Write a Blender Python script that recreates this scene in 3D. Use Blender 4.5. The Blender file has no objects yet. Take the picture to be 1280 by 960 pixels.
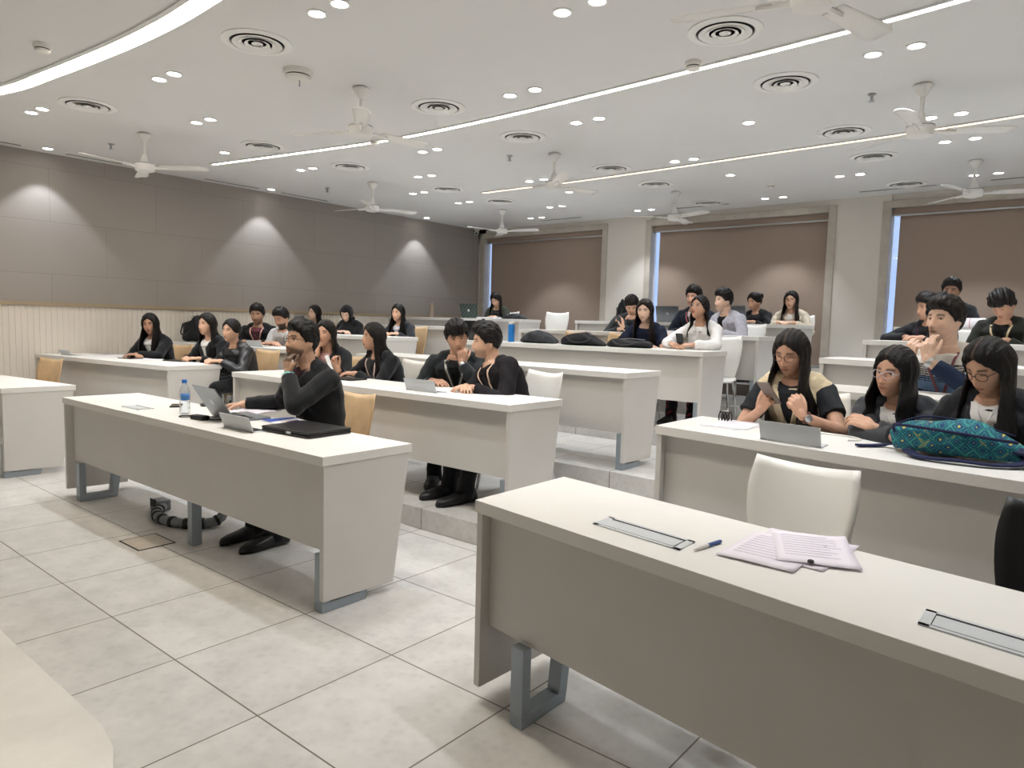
import bpy, bmesh, math, random
import numpy as np
from mathutils import Vector, Matrix
from mathutils.bvhtree import BVHTree

scene = bpy.context.scene
COL = scene.collection

# ------------------------------------------------------------------ camera
cam_data = bpy.data.cameras.new('camera')
cam = bpy.data.objects.new('camera', cam_data)
COL.objects.link(cam)
cam_data.sensor_width = 36.0
cam_data.lens = 36.0 * 880.72 / 1280.0
cam_data.clip_start = 0.05
_f = Vector((-0.62968683, 0.77220076, -0.08485563))
_r = Vector((0.77333935, 0.6334626, 0.02591105))
_u = Vector((-0.0737614, 0.04930635, 0.99605629))
cam.matrix_world = Matrix(((_r.x, _u.x, -_f.x, 0.0), (_r.y, _u.y, -_f.y, 0.0),
                           (_r.z, _u.z, -_f.z, 1.359), (0, 0, 0, 1)))
scene.camera = cam

# ------------------------------------------------------------------ world, exposure
world = bpy.data.worlds.new('sky')
scene.world = world
world.use_nodes = True
_bg = world.node_tree.nodes['Background']
_bg.inputs[0].default_value = (0.45, 0.62, 1.0, 1)
_bg.inputs[1].default_value = 0.55
scene.view_settings.view_transform = 'Standard'
scene.view_settings.look = 'None'
scene.view_settings.gamma = 1.0
scene.view_settings.use_curve_mapping = False
scene.view_settings.exposure = 1.08
try:
    scene.cycles.use_denoising = True
    scene.cycles.max_bounces = 7
    scene.cycles.diffuse_bounces = 5
    scene.cycles.sample_clamp_indirect = 4.0
    scene.cycles.caustics_reflective = False
    scene.cycles.caustics_refractive = False
except Exception:
    pass
SPOT_W = 62.0          # downlight power
SPOT_A = 82.0          # beam angle
LIGHT_COL = (0.895, 0.945, 1.0)
WASH_W = 24.0          # wall washer power
STRIP_E = 15.0          # LED strip emission
LENS_E = 14.0          # visible face of a downlight
CZ = 3.171             # ceiling height above the front floor

# downlight positions on the ceiling (x, y)
LAMPS = {
 'wall':  [(-9.12, 2.91), (-9.12, 5.68), (-9.12, 8.71)],
 'far':   [(-7.63, 2.31), (-7.41, 2.33), (-7.57, 4.14), (-7.62, 5.15), (-7.40, 5.17), (-7.59, 6.97), (-7.37, 6.98),
           (-7.57, 7.88), (-7.36, 7.90), (-7.55, 9.65), (-7.32, 9.66)],
 'laisle':[(-6.65, 3.36), (-6.43, 3.38), (-6.67, 6.21), (-6.46, 6.24), (-6.59, 8.89), (-6.37, 8.91)],
 'cleft': [(-5.70, 2.59), (-5.48, 2.60), (-5.67, 5.34), (-5.45, 5.34), (-5.65, 7.17), (-5.42, 7.17), (-5.63, 8.03),
           (-5.42, 8.03), (-5.60, 9.85), (-5.36, 9.85)],
 'cright':[(-3.70, 2.61), (-3.48, 2.61), (-3.71, 4.43), (-3.46, 4.43), (-3.70, 5.35), (-3.46, 5.35), (-3.64, 7.17),
           (-3.42, 7.17), (-3.41, 8.14), (-3.60, 9.82), (-3.36, 9.83)],
 'raisle':[(-2.51, 3.45), (-2.27, 3.45), (-2.45, 6.19), (-2.39, 8.86), (-2.17, 8.86)],
 'right': [(-1.23, 5.14), (-0.98, 5.14), (-1.17, 6.88), (-0.95, 6.88), (-1.19, 7.80), (-0.95, 7.80), (-1.15, 9.57), (-0.92, 9.57)],
 # the same grid carried on over the part of the room outside the frame
 'off':   [(-1.25, 2.6), (-1.0, 2.6), (0.15, 3.4), (0.38, 3.4), (0.15, 6.2), (0.38, 6.2), (0.15, 8.9), (0.38, 8.9),
           (1.2, 4.4), (1.44, 4.4), (1.2, 7.2), (1.44, 7.2)],
}

# ------------------------------------------------------------------ colour and material helpers
def lin(h):
    h = h.lstrip('#')
    out = []
    for i in (0, 2, 4):
        c = int(h[i:i+2], 16) / 255.0
        out.append(c / 12.92 if c <= 0.04045 else ((c + 0.055) / 1.055) ** 2.4)
    return out

def rgba(h):
    return (*lin(h), 1.0)

MATS = {}
def mat(name, color='cccccc', rough=0.6, metal=0.0, spec=0.4, noise=0.0, nscale=20.0, bump=0.0, bscale=60.0,
        attr=False, sheen=0.0, emit=None, estr=0.0, alpha=None, trans=0.0):
    if name in MATS:
        return MATS[name]
    m = bpy.data.materials.new(name)
    m.use_nodes = True
    nt = m.node_tree
    b = nt.nodes['Principled BSDF']
    b.inputs['Roughness'].default_value = rough
    b.inputs['Metallic'].default_value = metal
    b.inputs['Specular IOR Level'].default_value = spec
    b.inputs['Base Color'].default_value = rgba(color)
    src = None
    if attr:
        a = nt.nodes.new('ShaderNodeAttribute')
        a.attribute_name = 'tint'
        src = a.outputs['Color']
    tc = nt.nodes.new('ShaderNodeTexCoord')
    if noise > 0:
        n = nt.nodes.new('ShaderNodeTexNoise')
        n.inputs['Scale'].default_value = nscale
        n.inputs['Detail'].default_value = 6
        nt.links.new(tc.outputs['Object'], n.inputs['Vector'])
        mr = nt.nodes.new('ShaderNodeMapRange')
        mr.inputs['From Min'].default_value = 0.3
        mr.inputs['From Max'].default_value = 0.7
        mr.inputs['To Min'].default_value = 1 - noise
        mr.inputs['To Max'].default_value = 1 + noise
        nt.links.new(n.outputs['Fac'], mr.inputs['Value'])
        mx = nt.nodes.new('ShaderNodeMix')
        mx.data_type = 'RGBA'
        mx.blend_type = 'MULTIPLY'
        mx.inputs['Factor'].default_value = 1.0
        if src is not None:
            nt.links.new(src, mx.inputs['A'])
        else:
            mx.inputs['A'].default_value = rgba(color)
        nt.links.new(mr.outputs['Result'], mx.inputs['B'])
        src = mx.outputs['Result']
    if src is not None:
        nt.links.new(src, b.inputs['Base Color'])
    if bump > 0:
        n2 = nt.nodes.new('ShaderNodeTexNoise')
        n2.inputs['Scale'].default_value = bscale
        n2.inputs['Detail'].default_value = 4
        nt.links.new(tc.outputs['Object'], n2.inputs['Vector'])
        bp = nt.nodes.new('ShaderNodeBump')
        bp.inputs['Strength'].default_value = bump
        bp.inputs['Distance'].default_value = 0.004
        nt.links.new(n2.outputs['Fac'], bp.inputs['Height'])
        nt.links.new(bp.outputs['Normal'], b.inputs['Normal'])
    if sheen > 0:
        b.inputs['Sheen Weight'].default_value = sheen
    if emit:
        b.inputs['Emission Color'].default_value = rgba(emit)
        b.inputs['Emission Strength'].default_value = estr
    if alpha is not None:
        b.inputs['Alpha'].default_value = alpha
    if trans > 0:
        b.inputs['Transmission Weight'].default_value = trans
        b.inputs['IOR'].default_value = 1.4
    MATS[name] = m
    return m

mat('laminate', 'e4e2de', 0.42, noise=0.02, nscale=3, spec=0.35)
mat('laminate_panel', 'cfccc8', 0.5, noise=0.02, nscale=4, spec=0.3)
mat('leg_paint', '98a2aa', 0.4, metal=0.3)
mat('brushed_metal', 'b9bcbf', 0.32, metal=0.8)
mat('satin_grey', 'c6cace', 0.55)
mat('dark_slot', '141416', 0.6)
mat('ceiling_paint', 'e7e7e7', 0.9, noise=0.012, nscale=1.5, spec=0.1)
mat('white_paint', 'f3f3f1', 0.6)
mat('white_plastic', 'eeece7', 0.35, spec=0.5)
mat('offwhite_enamel', 'f0efec', 0.4)
mat('black_plastic', '17171a', 0.4)
mat('beech', 'cfb089', 0.45, noise=0.12, nscale=9)
mat('chrome', 'd0d0d0', 0.18, metal=1.0)
mat('pillar_paint', 'dfdad2', 0.8, spec=0.1)
mat('stone_reveal', 'bdb6ab', 0.5, noise=0.10, nscale=6)
mat('blind_fabric', 'a39286', 0.9, bump=0.2, bscale=300, spec=0.05)
mat('dado_wood', 'a89880', 0.5)
mat('skin', 'b98a6a', 0.5, attr=True, spec=0.35, noise=0.05, nscale=30)
mat('suit_cloth', '1c1d20', 0.85, attr=True, noise=0.12, nscale=40, bump=0.25, bscale=250, sheen=0.15, spec=0.2)
mat('shirt_cloth', 'e8e6e2', 0.8, attr=True, noise=0.04, nscale=30, bump=0.15, bscale=200, spec=0.2)
mat('leather', '1c1d1f', 0.38, attr=True, noise=0.1, nscale=25, bump=0.3, bscale=90, spec=0.5)
def hair_material():
    m = mat('hair', '0e0b0a', 0.48, attr=True, spec=0.28)
    nt = m.node_tree
    b = nt.nodes['Principled BSDF']
    tc = nt.nodes.new('ShaderNodeTexCoord')
    mp = nt.nodes.new('ShaderNodeMapping')
    mp.inputs['Scale'].default_value = (170, 170, 14)
    n = nt.nodes.new('ShaderNodeTexNoise')
    n.inputs['Scale'].default_value = 1.0
    n.inputs['Detail'].default_value = 3
    nt.links.new(tc.outputs['Object'], mp.inputs['Vector'])
    nt.links.new(mp.outputs['Vector'], n.inputs['Vector'])
    bp = nt.nodes.new('ShaderNodeBump')
    bp.inputs['Strength'].default_value = 0.7
    bp.inputs['Distance'].default_value = 0.006
    nt.links.new(n.outputs['Fac'], bp.inputs['Height'])
    nt.links.new(bp.outputs['Normal'], b.inputs['Normal'])
    at = [q for q in nt.nodes if q.type == 'ATTRIBUTE'][0]
    mx = nt.nodes.new('ShaderNodeMix')
    mx.data_type = 'RGBA'
    mx.blend_type = 'MULTIPLY'
    mx.inputs['Factor'].default_value = 1.0
    mr = nt.nodes.new('ShaderNodeMapRange')
    mr.inputs['From Min'].default_value = 0.3
    mr.inputs['From Max'].default_value = 0.7
    mr.inputs['To Min'].default_value = 0.5
    mr.inputs['To Max'].default_value = 1.5
    nt.links.new(n.outputs['Fac'], mr.inputs['Value'])
    nt.links.new(at.outputs['Color'], mx.inputs['A'])
    nt.links.new(mr.outputs['Result'], mx.inputs['B'])
    nt.links.new(mx.outputs['Result'], b.inputs['Base Color'])
hair_material()
mat('eye_white', 'bdb5ad', 0.25)
mat('iris', '1a0f0a', 0.15)
mat('paper', 'ebe8ee', 0.8)
mat('paper_lilac', 'e6dfe9', 0.8)
mat('screen_lid', '8b9095', 0.35, metal=0.6)
mat('lens_glow', 'ffffff', 0.5, emit='fffaf2', estr=LENS_E)
mat('strip_glow', 'ffffff', 0.5, emit='fff3e0', estr=STRIP_E)
mat('strip_warm', 'ffffff', 0.5, emit='ffdcae', estr=1.6)

def floor_material():
    m = bpy.data.materials.new('stone_floor_tile')
    m.use_nodes = True
    nt = m.node_tree
    L = nt.links.new
    b = nt.nodes['Principled BSDF']
    tc = nt.nodes.new('ShaderNodeTexCoord')
    mp = nt.nodes.new('ShaderNodeMapping')
    mp.inputs['Location'].default_value = (3.3105, -1.2555 + 0.6 * 4, 0)
    L(tc.outputs['Object'], mp.inputs['Vector'])
    br = nt.nodes.new('ShaderNodeTexBrick')
    br.offset = 0.0
    br.inputs['Scale'].default_value = 1.0
    br.inputs['Mortar Size'].default_value = 0.0035
    br.inputs['Mortar Smooth'].default_value = 0.2
    br.inputs['Bias'].default_value = 0.0
    br.inputs['Brick Width'].default_value = 0.6
    br.inputs['Row Height'].default_value = 0.6
    br.inputs['Color1'].default_value = rgba('c4c2bf')
    br.inputs['Color2'].default_value = rgba('cccac7')
    br.inputs['Mortar'].default_value = rgba('6e655b')
    L(mp.outputs['Vector'], br.inputs['Vector'])
    n = nt.nodes.new('ShaderNodeTexNoise')
    n.inputs['Scale'].default_value = 5.0
    n.inputs['Detail'].default_value = 8
    n.inputs['Roughness'].default_value = 0.65
    L(tc.outputs['Object'], n.inputs['Vector'])
    mr = nt.nodes.new('ShaderNodeMapRange')
    mr.inputs['From Min'].default_value = 0.3
    mr.inputs['From Max'].default_value = 0.7
    mr.inputs['To Min'].default_value = 0.86
    mr.inputs['To Max'].default_value = 1.1
    L(n.outputs['Fac'], mr.inputs['Value'])
    v = nt.nodes.new('ShaderNodeTexVoronoi')
    v.inputs['Scale'].default_value = 22.0
    L(tc.outputs['Object'], v.inputs['Vector'])
    mr2 = nt.nodes.new('ShaderNodeMapRange')
    mr2.inputs['From Min'].default_value = 0.0
    mr2.inputs['From Max'].default_value = 0.5
    mr2.inputs['To Min'].default_value = 0.94
    mr2.inputs['To Max'].default_value = 1.04
    L(v.outputs['Distance'], mr2.inputs['Value'])
    mu = nt.nodes.new('ShaderNodeMath')
    mu.operation = 'MULTIPLY'
    L(mr.outputs['Result'], mu.inputs[0])
    L(mr2.outputs['Result'], mu.inputs[1])
    mx = nt.nodes.new('ShaderNodeMix')
    mx.data_type = 'RGBA'
    mx.blend_type = 'MULTIPLY'
    mx.inputs['Factor'].default_value = 1.0
    L(br.outputs['Color'], mx.inputs['A'])
    L(mu.outputs['Value'], mx.inputs['B'])
    L(mx.outputs['Result'], b.inputs['Base Color'])
    b.inputs['Roughness'].default_value = 0.38
    b.inputs['Specular IOR Level'].default_value = 0.35
    MATS['floor'] = m
floor_material()

def wall_material():
    m = bpy.data.materials.new('grey_acoustic_panel')
    m.use_nodes = True
    nt = m.node_tree
    L = nt.links.new
    b = nt.nodes['Principled BSDF']
    tc = nt.nodes.new('ShaderNodeTexCoord')
    sp = nt.nodes.new('ShaderNodeSeparateXYZ')
    cb = nt.nodes.new('ShaderNodeCombineXYZ')
    L(tc.outputs['Object'], sp.inputs['Vector'])
    L(sp.outputs['Y'], cb.inputs['X'])
    L(sp.outputs['Z'], cb.inputs['Y'])
    br = nt.nodes.new('ShaderNodeTexBrick')
    br.offset = 0.5
    br.inputs['Scale'].default_value = 1.0
    br.inputs['Mortar Size'].default_value = 0.003
    br.inputs['Brick Width'].default_value = 1.2
    br.inputs['Row Height'].default_value = 0.6
    br.inputs['Color1'].default_value = rgba('a09a95')
    br.inputs['Color2'].default_value = rgba('a39d98')
    br.inputs['Mortar'].default_value = rgba('918b86')
    L(cb.outputs['Vector'], br.inputs['Vector'])
    L(br.outputs['Color'], b.inputs['Base Color'])
    b.inputs['Roughness'].default_value = 0.75
    b.inputs['Specular IOR Level'].default_value = 0.2
    MATS['wall_grey'] = m
wall_material()

# ------------------------------------------------------------------ mesh helpers
def unit(v):
    v = np.asarray(v, float)
    n = np.linalg.norm(v)
    return v / n if n > 1e-9 else v

class MB:
    """collects shapes, then links them as one mesh object"""
    def __init__(s):
        s.v, s.f, s.m, s.n = [], [], [], 0
    def add(s, verts, faces, mi=0):
        verts = np.asarray(verts, float)
        s.v.append(verts)
        for f in faces:
            s.f.append([i + s.n for i in f])
            s.m.append(mi)
        s.n += len(verts)
        return s
    def box(s, a, b, mi=0, fn=None):
        (x0, y0, z0), (x1, y1, z1) = a, b
        v = [(x0, y0, z0), (x1, y0, z0), (x1, y1, z0), (x0, y1, z0), (x0, y0, z1), (x1, y0, z1), (x1, y1, z1), (x0, y1, z1)]
        if fn:
            v = [fn(p) for p in v]
        return s.add(v, [(0, 3, 2, 1), (4, 5, 6, 7), (0, 1, 5, 4), (1, 2, 6, 5), (2, 3, 7, 6), (3, 0, 4, 7)], mi)
    def prism(s, loop0, loop1, mi=0):
        """closed solid between two matching loops of points"""
        n = len(loop0)
        f = [tuple(range(n - 1, -1, -1)), tuple(range(n, 2 * n))]
        f += [(i, (i + 1) % n, n + (i + 1) % n, n + i) for i in range(n)]
        return s.add(list(loop0) + list(loop1), f, mi)
    def rings(s, rings, mi=0, cap=True, closed=False):
        k = len(rings[0])
        v = np.concatenate([np.asarray(r, float) for r in rings])
        f = []
        nr = len(rings)
        for i in range(nr - (0 if closed else 1)):
            for j in range(k):
                a, b = i * k, ((i + 1) % nr) * k
                f.append((a + j, a + (j + 1) % k, b + (j + 1) % k, b + j))
        if cap and not closed:
            f.append(tuple(range(k - 1, -1, -1)))
            f.append(tuple((nr - 1) * k + j for j in range(k)))
        return s.add(v, f, mi)
    def lathe(s, prof, c=(0, 0, 0), seg=24, mi=0, axis=None):
        """profile of (radius, height) turned about z at c (or about axis)"""
        c = np.asarray(c, float)
        if axis is None:
            e1, e2, e3 = np.eye(3)
        else:
            e3 = unit(axis)
            e1 = unit(np.cross(e3, (0, 0, 1) if abs(e3[2]) < .9 else (1, 0, 0)))
            e2 = np.cross(e3, e1)
        a = np.linspace(0, 2 * np.pi, seg, endpoint=False)
        R = [c + h * e3 + max(r, 1e-4) * (np.cos(a)[:, None] * e1 + np.sin(a)[:, None] * e2) for r, h in prof]
        return s.rings(R, mi)
    def tube(s, pts, r, seg=8, mi=0, closed=False):
        pts = np.asarray(pts, float)
        n = len(pts)
        rr = np.broadcast_to(np.asarray(r, float), (n,))
        R = []
        up = None
        for i in range(n):
            if closed:
                t = unit(pts[(i + 1) % n] - pts[i - 1])
            else:
                t = unit(pts[min(i + 1, n - 1)] - pts[max(i - 1, 0)])
            if up is None:
                up = unit(np.cross(t, (0, 0, 1) if abs(t[2]) < .9 else (1, 0, 0)))
            up = unit(up - t * (up @ t))
            w = np.cross(t, up)
            a = np.linspace(0, 2 * np.pi, seg, endpoint=False)
            R.append(pts[i] + rr[i] * (np.cos(a)[:, None] * up + np.sin(a)[:, None] * w))
        return s.rings(R, mi, closed=closed)
    def limb(s, p0, p1, r0, r1, seg=12, mi=0):
        """tapered capsule"""
        p0, p1 = np.asarray(p0, float), np.asarray(p1, float)
        d = p1 - p0
        L = np.linalg.norm(d)
        t = d / max(L, 1e-6)
        e1 = unit(np.cross(t, (0, 0, 1) if abs(t[2]) < .9 else (1, 0, 0)))
        e2 = np.cross(t, e1)
        a = np.linspace(0, 2 * np.pi, seg, endpoint=False)
        ring = np.cos(a)[:, None] * e1 + np.sin(a)[:, None] * e2
        R = []
        for q in (-1, -.85, -.5, 0):
            R.append(p0 + t * r0 * q + ring * max(r0 * math.sqrt(max(0, 1 - q * q)), 1e-4))
        for q in (0, .5, .85, 1):
            R.append(p1 + t * r1 * q + ring * max(r1 * math.sqrt(max(0, 1 - q * q)), 1e-4))
        return s.rings(R, mi)
    def ell(s, c, rx, ry, rz, axes=None, seg=16, mi=0):
        A = np.eye(3) if axes is None else np.asarray(axes, float)
        c = np.asarray(c, float)
        a = np.linspace(0, 2 * np.pi, seg, endpoint=False)
        R = []
        for ph in np.linspace(-np.pi / 2, np.pi / 2, seg // 2 + 1):
            cr = max(math.cos(ph), 1e-3)
            R.append(c + rx * cr * np.cos(a)[:, None] * A[0] + ry * cr * np.sin(a)[:, None] * A[1] + rz * math.sin(ph) * A[2])
        return s.rings(R, mi)
    def grid(s, P, mi=0):
        """open sheet from an (n, m, 3) array"""
        n, m = P.shape[:2]
        f = [(i * m + j, i * m + j + 1, (i + 1) * m + j + 1, (i + 1) * m + j) for i in range(n - 1) for j in range(m - 1)]
        return s.add(P.reshape(-1, 3), f, mi)
    def mesh(s, name, origin=(0, 0, 0)):
        me = bpy.data.meshes.new(name)
        V = np.concatenate(s.v) - np.asarray(origin, float)
        me.from_pydata(V.tolist(), [], s.f)
        me.polygons.foreach_set('material_index', s.m)
        me.update()
        return me
    def build(s, name, mats, parent=None, origin=(0, 0, 0), smooth=False, bevel=0.0, solid=0.0, fix=True, wn=False):
        me = s.mesh(name, origin)
        if fix:
            bm = bmesh.new()
            bm.from_mesh(me)
            bmesh.ops.recalc_face_normals(bm, faces=bm.faces)
            bm.to_mesh(me)
            bm.free()
        return link(name, me, mats, parent, smooth, bevel, solid, origin if parent is None else None)

def link(name, me, mats, parent=None, smooth=False, bevel=0.0, solid=0.0, loc=None):
    o = bpy.data.objects.new(name, me)
    COL.objects.link(o)
    if not isinstance(mats, (list, tuple)):
        mats = [mats]
    for m in mats:
        me.materials.append(MATS[m] if isinstance(m, str) else m)
    if smooth:
        me.polygons.foreach_set('use_smooth', [True] * len(me.polygons))
        if smooth == 'auto':
            sharp_edges(me, 35)
    if solid:
        md = o.modifiers.new('Solidify', 'SOLIDIFY')
        md.thickness = solid
        md.offset = 0
    if bevel:
        md = o.modifiers.new('Bevel', 'BEVEL')
        md.width = bevel
        md.segments = 2
        md.limit_method = 'ANGLE'
        md.angle_limit = math.radians(40)
    if parent is not None:
        o.parent = parent
    elif loc is not None:
        o.location = loc
    return o

def sharp_edges(me, deg):
    bm = bmesh.new()
    bm.from_mesh(me)
    lim = math.radians(deg)
    for e in bm.edges:
        if len(e.link_faces) == 2 and e.calc_face_angle(0) > lim:
            e.smooth = False
    bm.to_mesh(me)
    bm.free()

def thing(name, label, cat, loc=(0, 0, 0), group=None, rz=0.0):
    o = bpy.data.objects.new(name, None)
    o.empty_display_size = 0.1
    COL.objects.link(o)
    o.location = loc
    o.rotation_euler = (0, 0, rz)
    tag(o, label, cat, group)
    return o

def tag(o, label, cat, group=None):
    o['label'] = label
    o['category'] = cat
    if group:
        o['group'] = group
    return o

def struct(o):
    o['kind'] = 'structure'
    return o

def copy_tree(o, parent=None):
    c = o.copy()
    COL.objects.link(c)
    c.parent = parent
    for ch in list(o.children):
        copy_tree(ch, c)
    return c

def tint(me, cols):
    """cols: one colour or an array per vertex (linear rgb)"""
    n = len(me.vertices)
    a = me.color_attributes.new('tint', 'FLOAT_COLOR', 'POINT')
    c = np.ones((n, 4), np.float32)
    c[:, :3] = np.asarray(cols, float)
    a.data.foreach_set('color', c.ravel())

def verts_of(me):
    v = np.empty(len(me.vertices) * 3, np.float32)
    me.vertices.foreach_get('co', v)
    return v.reshape(-1, 3).astype(float)

# ------------------------------------------------------------------ the room
YR = [1.897, 3.222, 4.578, 5.894, 7.232, 8.524]     # front edge of each row of desks, centre bank
T = 0.1394                                           # height of a step
H = 0.738                                            # desk height
DEP = 0.5417                                         # desk depth
XL, XR = -5.8045, -2.6368                            # centre bank
RX0, RX1 = -1.6363, 1.5                              # right bank
LX0, LX1 = -9.36, -6.7276                            # left bank
TA, TB = -math.tan(0.1659), math.tan(0.1129)
def row_y(bank, k, x):
    if bank == 'R':
        return YR[k] - 0.0788 + TA * (x - RX0)
    if bank == 'L':
        return YR[k] - 0.1316 + TB * (x - LX1)
    return YR[k]

WX, BY, EX, FY = -9.4, 10.48, 2.5, -2.6             # left wall, back wall, right wall, front wall

struct(MB().box((WX - .2, FY - .2, -.2), (EX + .2, BY + .05, 0)).build('floor', 'floor'))
for k in range(1, 6):
    def ed(bank, x):
        return row_y(bank, k, x) - 0.07
    pts = [(WX, ed('L', WX)), (LX1, ed('L', LX1)), (XL, YR[k] - .07), (XR, YR[k] - .07), (RX0, ed('R', RX0)), (EX, ed('R', EX))]
    loop = pts + [(EX, BY), (WX, BY)]
    z0, z1 = T * (k - 1), T * k
    struct(MB().prism([(x, y, z0) for x, y in loop], [(x, y, z1) for x, y in loop]).build('floor_step', 'floor', bevel=0.004))
mat('platform_stone', 'e3e1dd', 0.25, noise=0.10, nscale=4)
# speaker platform in the near left corner
pl = [(WX, .80), (-2.2, .80), (-2.05, .775), (-1.9, .715), (0.2, -.08), (0.2, FY), (WX, FY)]
struct(MB().prism([(x, y, 0) for x, y in pl], [(x, y, T) for x, y in pl]).build('floor_platform', 'platform_stone', bevel=0.004))

struct(MB().box((WX - .2, FY - .2, CZ), (EX + .2, BY + .05, CZ + .2)).build('ceiling', 'ceiling_paint'))
# left wall: grey panel above, ribbed white wainscot below
DZ = 1.46
struct(MB().box((WX - .2, FY - .2, DZ), (WX, BY + .05, CZ)).build('wall_left', 'wall_grey'))
w = MB()
w.box((WX - .2, FY - .2, 0), (WX + .012, BY + .05, DZ))
y = FY
while y < BY - .02:
    w.box((WX + .012, y, .1), (WX + .021, y + .035, DZ - .03))
    y += 0.06
mat('wainscot', 'ebe5dd', 0.6, spec=0.2)
struct(w.build('wall_left_wainscot', 'wainscot'))
struct(MB().box((WX, FY, DZ - .03), (WX + .05, BY, DZ + .012)).build('trim_1', 'dado_wood', bevel=.003))
struct(MB().box((EX, FY - .2, 0), (EX + .2, BY + .05, CZ)).build('wall_right', 'pillar_paint'))
struct(MB().box((WX - .2, FY - .2, 0), (EX + .2, FY, CZ)).build('wall_front', 'pillar_paint'))
# back wall: pillars, lintel and sill around three window openings
WIN = [(-9.22, -6.54), (-5.62, -2.90), (-2.13, 0.62)]
WT, WB, BF = 3.0, 0.85, 10.36
b = MB()
edges = [WX] + [e for wv in WIN for e in wv] + [EX]
for i in range(0, len(edges), 2):
    b.box((edges[i], BF if 0 < i < 6 else BF + .03, 0), (edges[i + 1], BY + .05, CZ))
b.box((WX, BF + .03, WT), (EX, BY + .05, CZ))
b.box((WX, BF + .03, 0), (EX, BY + .05, WB))
struct(b.build('wall_back', 'pillar_paint'))
for i, (a, c) in enumerate(WIN):
    r = MB()
    for s0, s1 in ((a - .10, a + .004), (c - .004, c + .10)):
        r.box((s0, BF - .015, WB), (s1, BY + .01, WT + .09))
    r.box((a + .004, BF - .015, WT - .002), (c - .004, BY + .01, WT + .09))
    struct(r.build('trim_%d' % (i + 2), 'stone_reveal', bevel=.003))
    wn = struct(MB().box((a, BY + .015, WB), (a + .012, BY + .045, WT)).box((c - .05, BY + .015, WB), (c, BY + .045, WT))
                .box((a, BY + .015, WT - .05), (c, BY + .045, WT)).box((a, BY + .015, WB), (c, BY + .045, WB + .05))
                .box(((a + c) / 2 - .025, BY + .015, WB), ((a + c) / 2 + .025, BY + .045, WT))
                .build('window_%d' % (i + 1), 'white_paint'))
    g = bpy.data.materials.get('window_glass')
    if g is None:
        g = bpy.data.materials.new('window_glass')
        g.use_nodes = True
        nt = g.node_tree
        tr = nt.nodes.new('ShaderNodeBsdfTransparent')
        gl = nt.nodes.new('ShaderNodeBsdfGlossy')
        gl.inputs['Roughness'].default_value = 0.02
        ms = nt.nodes.new('ShaderNodeMixShader')
        ms.inputs[0].default_value = 0.08
        nt.links.new(tr.outputs[0], ms.inputs[1])
        nt.links.new(gl.outputs[0], ms.inputs[2])
        nt.links.new(ms.outputs[0], nt.nodes['Material Output'].inputs['Surface'])
        MATS['glass'] = g
    MB().box((a + .008, BY + .022, WB + .05), (c - .05, BY + .028, WT - .05)).build('pane', 'glass', parent=wn)

BL = ['brown roller blind on the left window, beside the grey wall', 'brown roller blind on the middle window between the two white pillars',
      'brown roller blind on the right window behind the man in striped sweater']
for i, (a, c) in enumerate(WIN):
    o = thing('roller_blind', BL[i], 'blind', ((a + c) / 2, BY - .01, WT), 'roller blinds on the back windows')
    P = lambda q: (q[0] - (a + c) / 2, q[1] - (BY - .01), q[2] - WT)
    gap = (.085, .10, .09)[i]
    MB().box((a + gap, BY - .006, WB + .02), (c - .02, BY - .002, WT - .08), fn=P).build('fabric', 'blind_fabric', o)
    MB().box((a + .01, BY - .05, WT - .085), (c - .01, BY + .04, WT - .003), fn=P).build('cassette', 'blind_fabric', o, bevel=.006)
    MB().box((a + .01, BY - .062, WT - .108), (c - .01, BY - .05, WT - .085), fn=P).build('rail', 'brushed_metal', o, bevel=.003)
    MB().tube([P((a + gap, BY - .004, WB + .02)), P((c - .02, BY - .004, WB + .02))], .012).build('bottom_bar', 'brushed_metal', o)

# ------------------------------------------------------------------ desks
def power_box(root, fn, u, v, ztop, lid=0.0, wid=0.30, name='power_box'):
    """flush cable box: metal frame, dark slot and a lid that may stand open (lid = height of the raised plate)"""
    d = .105
    m = MB()
    m.box((u, v, ztop), (u + wid, v + .012, ztop + .004), fn=fn).box((u, v + d - .012, ztop), (u + wid, v + d, ztop + .004), fn=fn)
    m.box((u, v, ztop), (u + .022, v + d, ztop + .004), fn=fn).box((u + wid - .022, v, ztop), (u + wid, v + d, ztop + .004), fn=fn)
    pb = m.build(name, 'satin_grey', root)
    MB().box((u + .02, v + .01, ztop - .001), (u + wid - .02, v + d - .01, ztop + .0015), fn=fn).build('socket_slot', 'dark_slot', pb)
    if lid > 0:
        MB().prism([fn(p) for p in ((u, v + .004, ztop + .004), (u, v + .010, ztop + .004), (u, v - .022, ztop + lid), (u, v - .028, ztop + lid))],
                   [fn(p) for p in ((u + wid, v + .004, ztop + .004), (u + wid, v + .010, ztop + .004), (u + wid, v - .022, ztop + lid), (u + wid, v - .028, ztop + lid))]
                   ).build('lid', 'satin_grey', pb)
    else:
        MB().box((u + .025, v + .012, ztop + .002), (u + wid - .025, v + d - .028, ztop + .0055), fn=fn).build('lid', 'satin_grey', pb)
    return pb

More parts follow.
